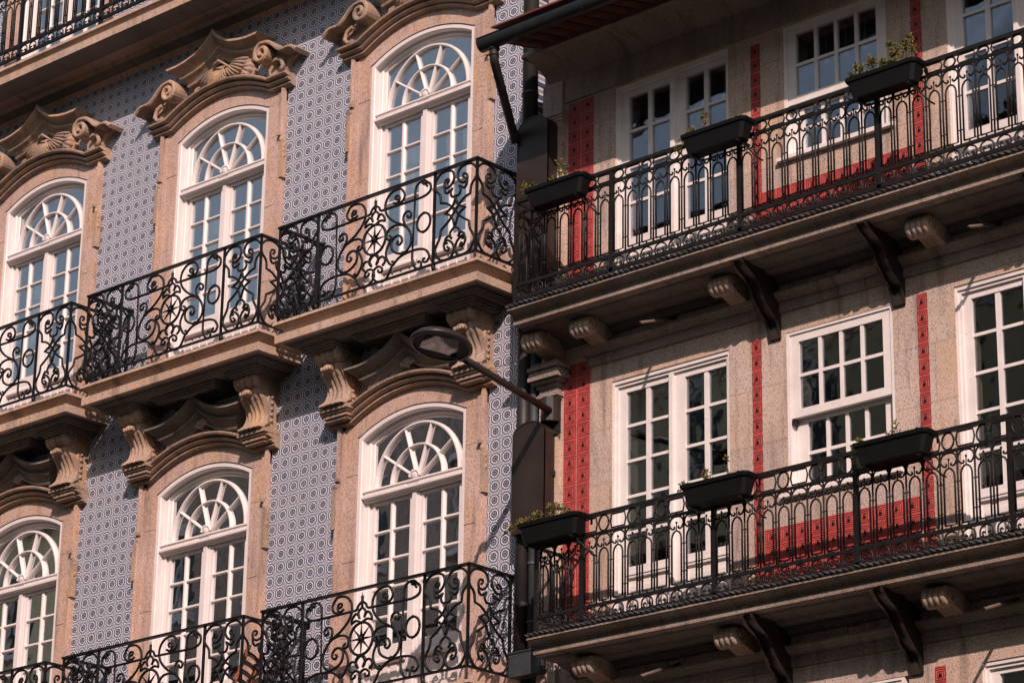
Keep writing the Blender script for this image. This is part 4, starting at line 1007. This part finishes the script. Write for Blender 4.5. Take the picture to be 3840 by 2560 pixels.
def plant(x, z, label, sprigs, seed, name='trailing_succulent'):
    """sprigs: (x offset at the soil, x offset of the tip, height of the tip, leaf spread, leaf count)"""
    rnd = random.Random(seed); o = (x, -.88, z)
    t = thing(name, label, 'plant', o, 'plants growing in the flower boxes')
    st = MB(); lf = MB()
    for (xa, xb, h, sp, n) in sprigs:
        yb = rnd.uniform(-.06, .04)
        P = [Vector((xa+(xb-xa)*(j/6)**1.2+rnd.uniform(-.008, .008), yb*j/6, -.03+(h+.03)*(j/6)+(.03*sin(pi*j/6) if h < .08 else 0)+rnd.uniform(-.006, .006))) for j in range(7)]
        st.tube([tuple(p) for p in P], .0055, 5, 0, .003)
        tips = [(P[-1], 1.0)]
        for j in range(rnd.randint(1, 3)):
            q = P[rnd.randint(3, 5)]; e = q+Vector((rnd.uniform(-.05, .05), rnd.uniform(-.03, .02), rnd.uniform(.01, .05)))
            st.tube([tuple(q), tuple((q+e)/2+Vector((0, 0, .006))), tuple(e)], .0035, 4); tips.append((e, .7))
        for k in range(n):
            c, f = tips[0] if rnd.random() < .6 else rnd.choice(tips)
            a = Vector((rnd.gauss(0, 1), rnd.gauss(0, 1), rnd.gauss(0, 1))).normalized(); c2 = c+a*sp*f*rnd.uniform(.2, 1)
            d = (a+Vector((0, 0, .3))).normalized(); s = Vector((rnd.gauss(0, 1), rnd.gauss(0, 1), rnd.gauss(0, 1))).cross(d).normalized()
            L = rnd.uniform(.011, .021); wdt = L*.42; nn = d.cross(s)*.003
            mi = rnd.choice([0, 0, 0, 1, 1, 2]) 
            lf.add([c2-d*L, c2+s*wdt+nn, c2+d*L*.75+s*wdt*.7, c2+d*L, c2+d*L*.75-s*wdt*.7, c2-s*wdt+nn, c2-nn*2], [(0, 1, 6), (1, 2, 6), (2, 3, 6), (3, 4, 6), (4, 5, 6), (5, 0, 6)], mi)
    part('stem', st, M['stem'], t, o)
    part('leaves', lf, None, t, o, mats=[M['leaf'], M['leafdry'], M['leafred']])
    return t
ZPU, ZPL = -2.30, -5.81
planter(6.08, ZPU, 'black flower box at the left end of the upper granite house balcony, beside the pipes')
planter(8.12, ZPU+.005, 'black flower box on the upper railing in front of the upper french window')
planter(10.08, ZPU+.005, 'black flower box on the upper railing holding the fullest upright green plant')
planter(12.1, ZPU+.005, 'black flower box on the upper railing at the right edge of the picture')
planter(6.05, ZPL+.005, 'black flower box at the left end of the lower balcony, creeping plants over one end')
planter(8.09, ZPL, 'black flower box on the lower railing in front of the lower french window')
planter(10.05, ZPL, 'black flower box on the lower railing beneath the open lower sash window')
plant(6.08, ZPU+.17, 'yellow green leafy plant hanging left out of the upper left flower box', [(-.20, -.42, .11, .055, 60), (-.22, -.50, .10, .03, 16), (-.26, -.36, .07, .05, 55), (.0, -.10, .12, .045, 46), (.02, .02, .26, .05, 50), (.04, .12, .20, .04, 40), (.06, .05, .12, .035, 22), (-.05, -.12, .03, .01, 3), (.14, .20, .07, .004, 1), (.2, .26, .10, .004, 1)], 1)
plant(8.12, ZPU+.17, 'two sparse green sprigs in the flower box of the upper french window', [(-.30, -.52, -.02, .05, 55), (-.28, -.46, .06, .02, 8), (-.24, -.30, .10, .05, 60), (-.18, -.18, .25, .05, 55), (-.17, -.12, .22, .02, 10), (.10, .02, .06, .004, 1), (.16, .22, .05, .003, 1)], 2)
plant(10.08, ZPU+.17, 'bushy upright green and rust plant in the upper flower box under the sash window', [(-.28, -.34, .08, .06, 80), (-.22, -.26, .13, .07, 120), (-.14, -.17, .20, .07, 120), (-.06, -.06, .16, .06, 100), (.06, .06, .14, .05, 60), (.06, .07, .30, .045, 60), (.14, .15, .17, .06, 90), (.2, .22, .25, .06, 90), (.24, .27, .31, .04, 50), (.28, .30, .18, .05, 50), (-.34, -.40, .04, .02, 14)], 3)
plant(12.1, ZPU+.17, 'small green tuft in the flower box at the right edge of the picture', [(-.30, -.42, .10, .05, 40), (-.25, -.36, .20, .05, 40), (-.1, -.1, .2, .05, 40)], 4)
plant(6.05, ZPL+.17, 'rusty green creeping plant spilling over the left end of the lower flower box', [(-.20, -.62, .03, .03, 40), (-.22, -.52, .05, .035, 60), (-.22, -.44, .09, .05, 70), (-.16, -.32, .10, .05, 70), (-.10, -.20, .13, .05, 60), (-.02, -.06, .18, .05, 70), (.06, .05, .17, .055, 70), (.10, .13, .14, .05, 50), (.18, .20, .10, .03, 20)], 5)
plant(8.09, ZPL+.17, 'thin woody sprigs with few leaves in the lower french window flower box', [(-.28, -.44, .08, .045, 45), (-.28, -.48, .03, .02, 16), (-.12, -.18, .16, .04, 46), (-.05, -.12, .06, .03, 20), (.12, .12, .22, .035, 26), (.14, .10, .14, .01, 4)], 6)
plant(10.05, ZPL+.17, 'wilting bare stems in the lower flower box under the open sash window', [(-.30, -.36, .08, .035, 34), (-.1, -.08, .10, .02, 12), (.0, .05, .17, .02, 14), (-.04, -.02, .15, .015, 8), (.08, .04, .12, .01, 5)], 7)

# ---- street lamp ---------------------------------------------------
lm = thing('street_lamp', 'oval dark metal street lamp on a long bracket arm from the granite house corner', 'street lamp', (5.40, -.16, -4.15))
m = MB(); m.box(5.29, 5.49, -.175, -.155, -4.42, -4.03)
m.lathe_x((5.39, -.155, -4.16), [(-.0, .001), (0, .001)], 4)
cy = [(5.39+.10*cos(pi*k/10), -.175-.13*sin(pi*k/10)) for k in range(11)]
vs = [(x, y, z) for z in (-4.30, -4.05) for x, y in cy]; m.add(vs, [(k, k+1, 12+k, 11+k) for k in range(10)]+[tuple(range(11)), tuple(range(21, 10, -1))], 0)
for x in (5.31, 5.47):
    for z in (-4.08, -4.38): m.ball((x, -.18, z), .014, 6)
part('wall_mount', m, M['lampmetal'], lm, (0, 0, 0))
A = Vector((5.44, -.28, -4.20)); B = Vector((5.80, -1.95, -4.165)); dr = (B-A).normalized()
m = MB(); m.tube([tuple(A), tuple(B+dr*.12)], .037, 14); m.tube([tuple(B-dr*.02), tuple(B+dr*.12)], .047, 14)
part('bracket_arm', m, M['pipe'], lm, (0, 0, 0))
# head: shallow oval bowl, underside tilted a little towards the street
HC = B+dr*.36; ax1 = Vector((dr.x, dr.y, 0)).normalized(); ax2 = Vector((-ax1.y, ax1.x, 0)); tilt = radians(7)
u1 = (ax1*cos(tilt)+Vector((0, 0, 1))*sin(tilt)).normalized(); nn = u1.cross(ax2)
if nn.z < 0: nn = -nn
def hp(a, r, h, e1=.34, e2=.285): return HC+u1*(e1*r*cos(a))+ax2*(e2*r*sin(a))+nn*h
def headring(r, h, n=36): return [tuple(hp(2*pi*k/n, r, h)) for k in range(n)]
def shell(mb, lv, n=36, cap0=False, cap1=False):
    vs = [v for r, h in lv for v in headring(r, h)]
    fs = [(i*n+k, i*n+(k+1) % n, (i+1)*n+(k+1) % n, (i+1)*n+k) for i in range(len(lv)-1) for k in range(n)]
    if cap0: fs.append(tuple(range(n)))
    if cap1: fs.append(tuple(range((len(lv)-1)*n, len(lv)*n)))
    mb.add(vs, fs, 0, True)
m = MB(); shell(m, [(.90, -.02), (.965, -.022), (1.0, -.012), (1.0, .008), (.97, .022), (.86, .055), (.66, .082), (.4, .098), (.12, .104)], cap1=True)
hd = part('lamp_head', m, M['lampmetal'], lm, (0, 0, 0))
m = MB(); shell(m, [(.90, -.02), (.88, -.012), (.86, -.012)], 36)
# flat bezel plate with a kite-shaped opening
kite = [(.80, 0), (0.12, .80), (-.80, 0), (0.12, -.80)]
def kp(i, t, s=1): a = kite[i]; b = kite[(i+1) % 4]; return ((a[0]+(b[0]-a[0])*t)*s, (a[1]+(b[1]-a[1])*t)*s)
N = 36; inner = []
for k in range(N):
    a = 2*pi*k/N; best = None
    for i in range(4):
        x1, y1 = kite[i]; x2, y2 = kite[(i+1) % 4]; c, s_ = cos(a), sin(a); den = c*(y2-y1)-s_*(x2-x1)
        if abs(den) < 1e-9: continue
        r = (x1*(y2-y1)-y1*(x2-x1))/den; t = (c*y1-s_*x1)/(-den) if 0 else None
        px, py = r*c, r*s_
        L2 = (x2-x1)**2+(y2-y1)**2; tt = ((px-x1)*(x2-x1)+(py-y1)*(y2-y1))/L2
        if r > 0 and -1e-6 <= tt <= 1+1e-6: best = r if best is None else min(best, r)
    inner.append(best)
outer = [tuple(hp(2*pi*k/N, .87, -.013)) for k in range(N)]; inn = [tuple(hp(2*pi*k/N, inner[k], -.013)) for k in range(N)]
inn2 = [tuple(hp(2*pi*k/N, inner[k], .004)) for k in range(N)]
m.add(outer+inn+inn2, [(k, (k+1) % N, N+(k+1) % N, N+k) for k in range(N)]+[(N+k, N+(k+1) % N, 2*N+(k+1) % N, 2*N+k) for k in range(N)])
part('bezel', m, M['plastic'], hd, (0, 0, 0))
m = MB(); m.add([tuple(hp(2*pi*k/N, inner[k]*1.01, -.008)) for k in range(N)]+[tuple(hp(2*pi*k/N, inner[k]*1.01, -.004)) for k in range(N)], [tuple(range(N)), tuple(range(2*N-1, N-1, -1))])
part('lens', m, M['lampglass'], hd, (0, 0, 0))
m = MB(); shell(m, [(.84, .006), (.6, .05), (.3, .075)], cap1=True); part('inner_bowl', m, M['boss'], hd, (0, 0, 0))
m = MB()
for (a, b, c, d, h0) in ((-.32, .10, -.24, .30, .03),):
    q = [HC+u1*(.34*x)+ax2*(.285*y)+nn*h0 for x, y in ((-.42, .05), (.05, .46), (.40, .0), (.02, -.44))]
    q2 = [v+nn*.03 for v in q]; m.add([tuple(v) for v in q+q2], [(0, 1, 2, 3), (7, 6, 5, 4), (0, 4, 5, 1), (1, 5, 6, 2), (2, 6, 7, 3), (3, 7, 4, 0)])
part('reflector', m, M['reflector'], hd, (0, 0, 0))

# thin wire strung between the two houses
m = MB(); m.tube([(4.30+i*.15, -.20-.01*sin(i*.5), -3.515-.012*sin(pi*i/6)-.004*i) for i in range(7)], .0035, 5); m.ball((4.30, -.20, -3.515), .012, 6)
tag(part('wire', m, M['boss'], None, (0, 0, 0)), 'thin dark wire strung from the tiled house to the granite house corner', 'wire')

# ---- folding chairs ------------------------------------------------
def chair(x, y, z, rz, label):
    t = thing('folding_chair', label, 'chair', (x, y, z), 'wooden folding chairs on the lower balconies'); t.rotation_euler = (0, 0, rz)
    def cp(name, mb): 
        o = part(name, mb, M['wood'], t, (x, y, z)); return o
    for s in (-1, 1):
        m = MB(); m.tube([(s*.20, .02, 0), (s*.20, .10, .42), (s*.20, .20, .95)], .014, 6) if 0 else m.add(
            [(s*.20+a, b+c, d) for (b, d) in ((-.20, 0), (.16, .95)) for (a, c) in ((-.011, -.022), (.011, -.022), (.011, .022), (-.011, .022))], [(0, 1, 5, 4), (1, 2, 6, 5), (2, 3, 7, 6), (3, 0, 4, 7), (3, 2, 1, 0), (4, 5, 6, 7)])
        cp('back_leg', m)
        m = MB().add([(s*.175+a, b+c, d) for (b, d) in ((.24, 0), (-.16, .46)) for (a, c) in ((-.010, -.02), (.010, -.02), (.010, .02), (-.010, .02))], [(0, 1, 5, 4), (1, 2, 6, 5), (2, 3, 7, 6), (3, 0, 4, 7), (3, 2, 1, 0), (4, 5, 6, 7)])
        cp('front_leg', m)
    m = MB()
    for k in range(6): m.box(-.19, .19, -.20+k*.062, -.155+k*.062, .45, .468)
    cp('seat', m)
    for k in range(4):
        zz = .60+k*.092; yy = -.20+.36*zz/.95-.03
        m = MB(); vs = []
        for i in range(7):
            a = -.19+.38*i/6; bb = .018*(1-((i-3)/3)**2)
            for dy, dz in ((0, -.027), (0, .027), (.012, .027), (.012, -.027)): vs.append((a, yy+bb+dy, zz+dz))
        m.add(vs, [(i*4+k2, i*4+(k2+1) % 4, (i+1)*4+(k2+1) % 4, (i+1)*4+k2) for i in range(6) for k2 in range(4)]+[(3, 2, 1, 0), (24, 25, 26, 27)])
        cp('back_slat', m)
    return t
FL = ZL-2.55
chair(1.12, -.40, FL, radians(-62), 'brown wooden folding chair at the right end of the middle lower balcony')
chair(-1.02, -.42, FL, radians(-20), 'brown wooden folding chair low behind the left end of the middle lower balcony')

# ---- the street and the houses across it (only the left ones seen in the panes) --------
m = MB(); m.add([(-400, -400, GZ), (400, -400, GZ), (400, 400, GZ), (-400, 400, GZ)], [(0, 1, 2, 3)])
tag(part('ground', m, M['ground'], None), kind='structure')
def opposite(name, x0, x1, zt, mat, label, seed):
    rnd = random.Random(seed); t = thing(name, label, 'building', ((x0+x1)/2, -30, GZ)); hs = []
    nx = int((x1-x0)/3.0); pit = (x1-x0)/nx; z = GZ+4.2
    while z+3 < zt:
        for k in range(nx): c = x0+pit*(k+.5); hs.append((c-.6, c+.6, z, z+2.2))
        z += 3.9
    part('wall', MB().wall(x0, x1, GZ, zt, -26.4, -26, hs), mat, t)
    m = MB()
    for a, b, c, d in hs: m.box(a-.15, b+.15, -26, -25.92, d, d+.2); m.box(a-.15, b+.15, -26, -25.85, c-.15, c); frame_rect(m, a, b, c, d, .1, -26.2, -26.1); m.box((a+b)/2-.04, (a+b)/2+.04, -26.2, -26.1, c+.1, d-.1)
    m.box(x0, x1, -26, -25.5, zt-.3, zt); m.box(x0, x1, -26, -25.7, zt-.7, zt-.3)
    for k in range(1, 5): m.box(x0, x1, -26, -25.9, GZ+4.0+3.9*(k-1)-.4, GZ+4.0+3.9*(k-1)-.2)
    part('trim', m, M['oldwhite'], t)
    m = MB()
    for a, b, c, d in hs: m.box(a, b, -26.35, -26.3, c, d)
    part('window_panes', m, M['slate'], t)
    m = MB().box(x0, x1, -38, -26.4, zt-.1, zt); m.box(x0, x1, -38.3, -38, GZ, zt); m.box(x0, x0+.3, -38, -26.4, GZ, zt-.1); m.box(x1-.3, x1, -38, -26.4, GZ, zt-.1)
    part('roof', m, M['slate'], t)
opposite('opposite_house', -62, -33, 8.8, M['ochre'], 'ochre rendered house across the street, seen only mirrored in the lower arched windows', 1)
opposite('opposite_house', -33, -19, 10.2, M['stoneR'], 'tall grey stone house across the street, seen only mirrored in the panes', 2)
opposite('opposite_house', -19, 1, 8.2, M['ochre'], 'lower ochre house across the street, mirrored in the granite house panes', 3)
opposite('opposite_house', 1, 22, 7.5, M['stoneR'], 'plain granite house across the street, below the sun, out of the picture', 4)  # from here on unseen: row extended to keep sun off the street
opposite('opposite_house', 22, 46, 8.6, M['ochre'], 'ochre house behind the camera that keeps the street in shade', 5)
opposite('opposite_house', 46, 72, 6.9, M['stoneR'], 'far unseen granite house at the right end of the opposite row', 6)
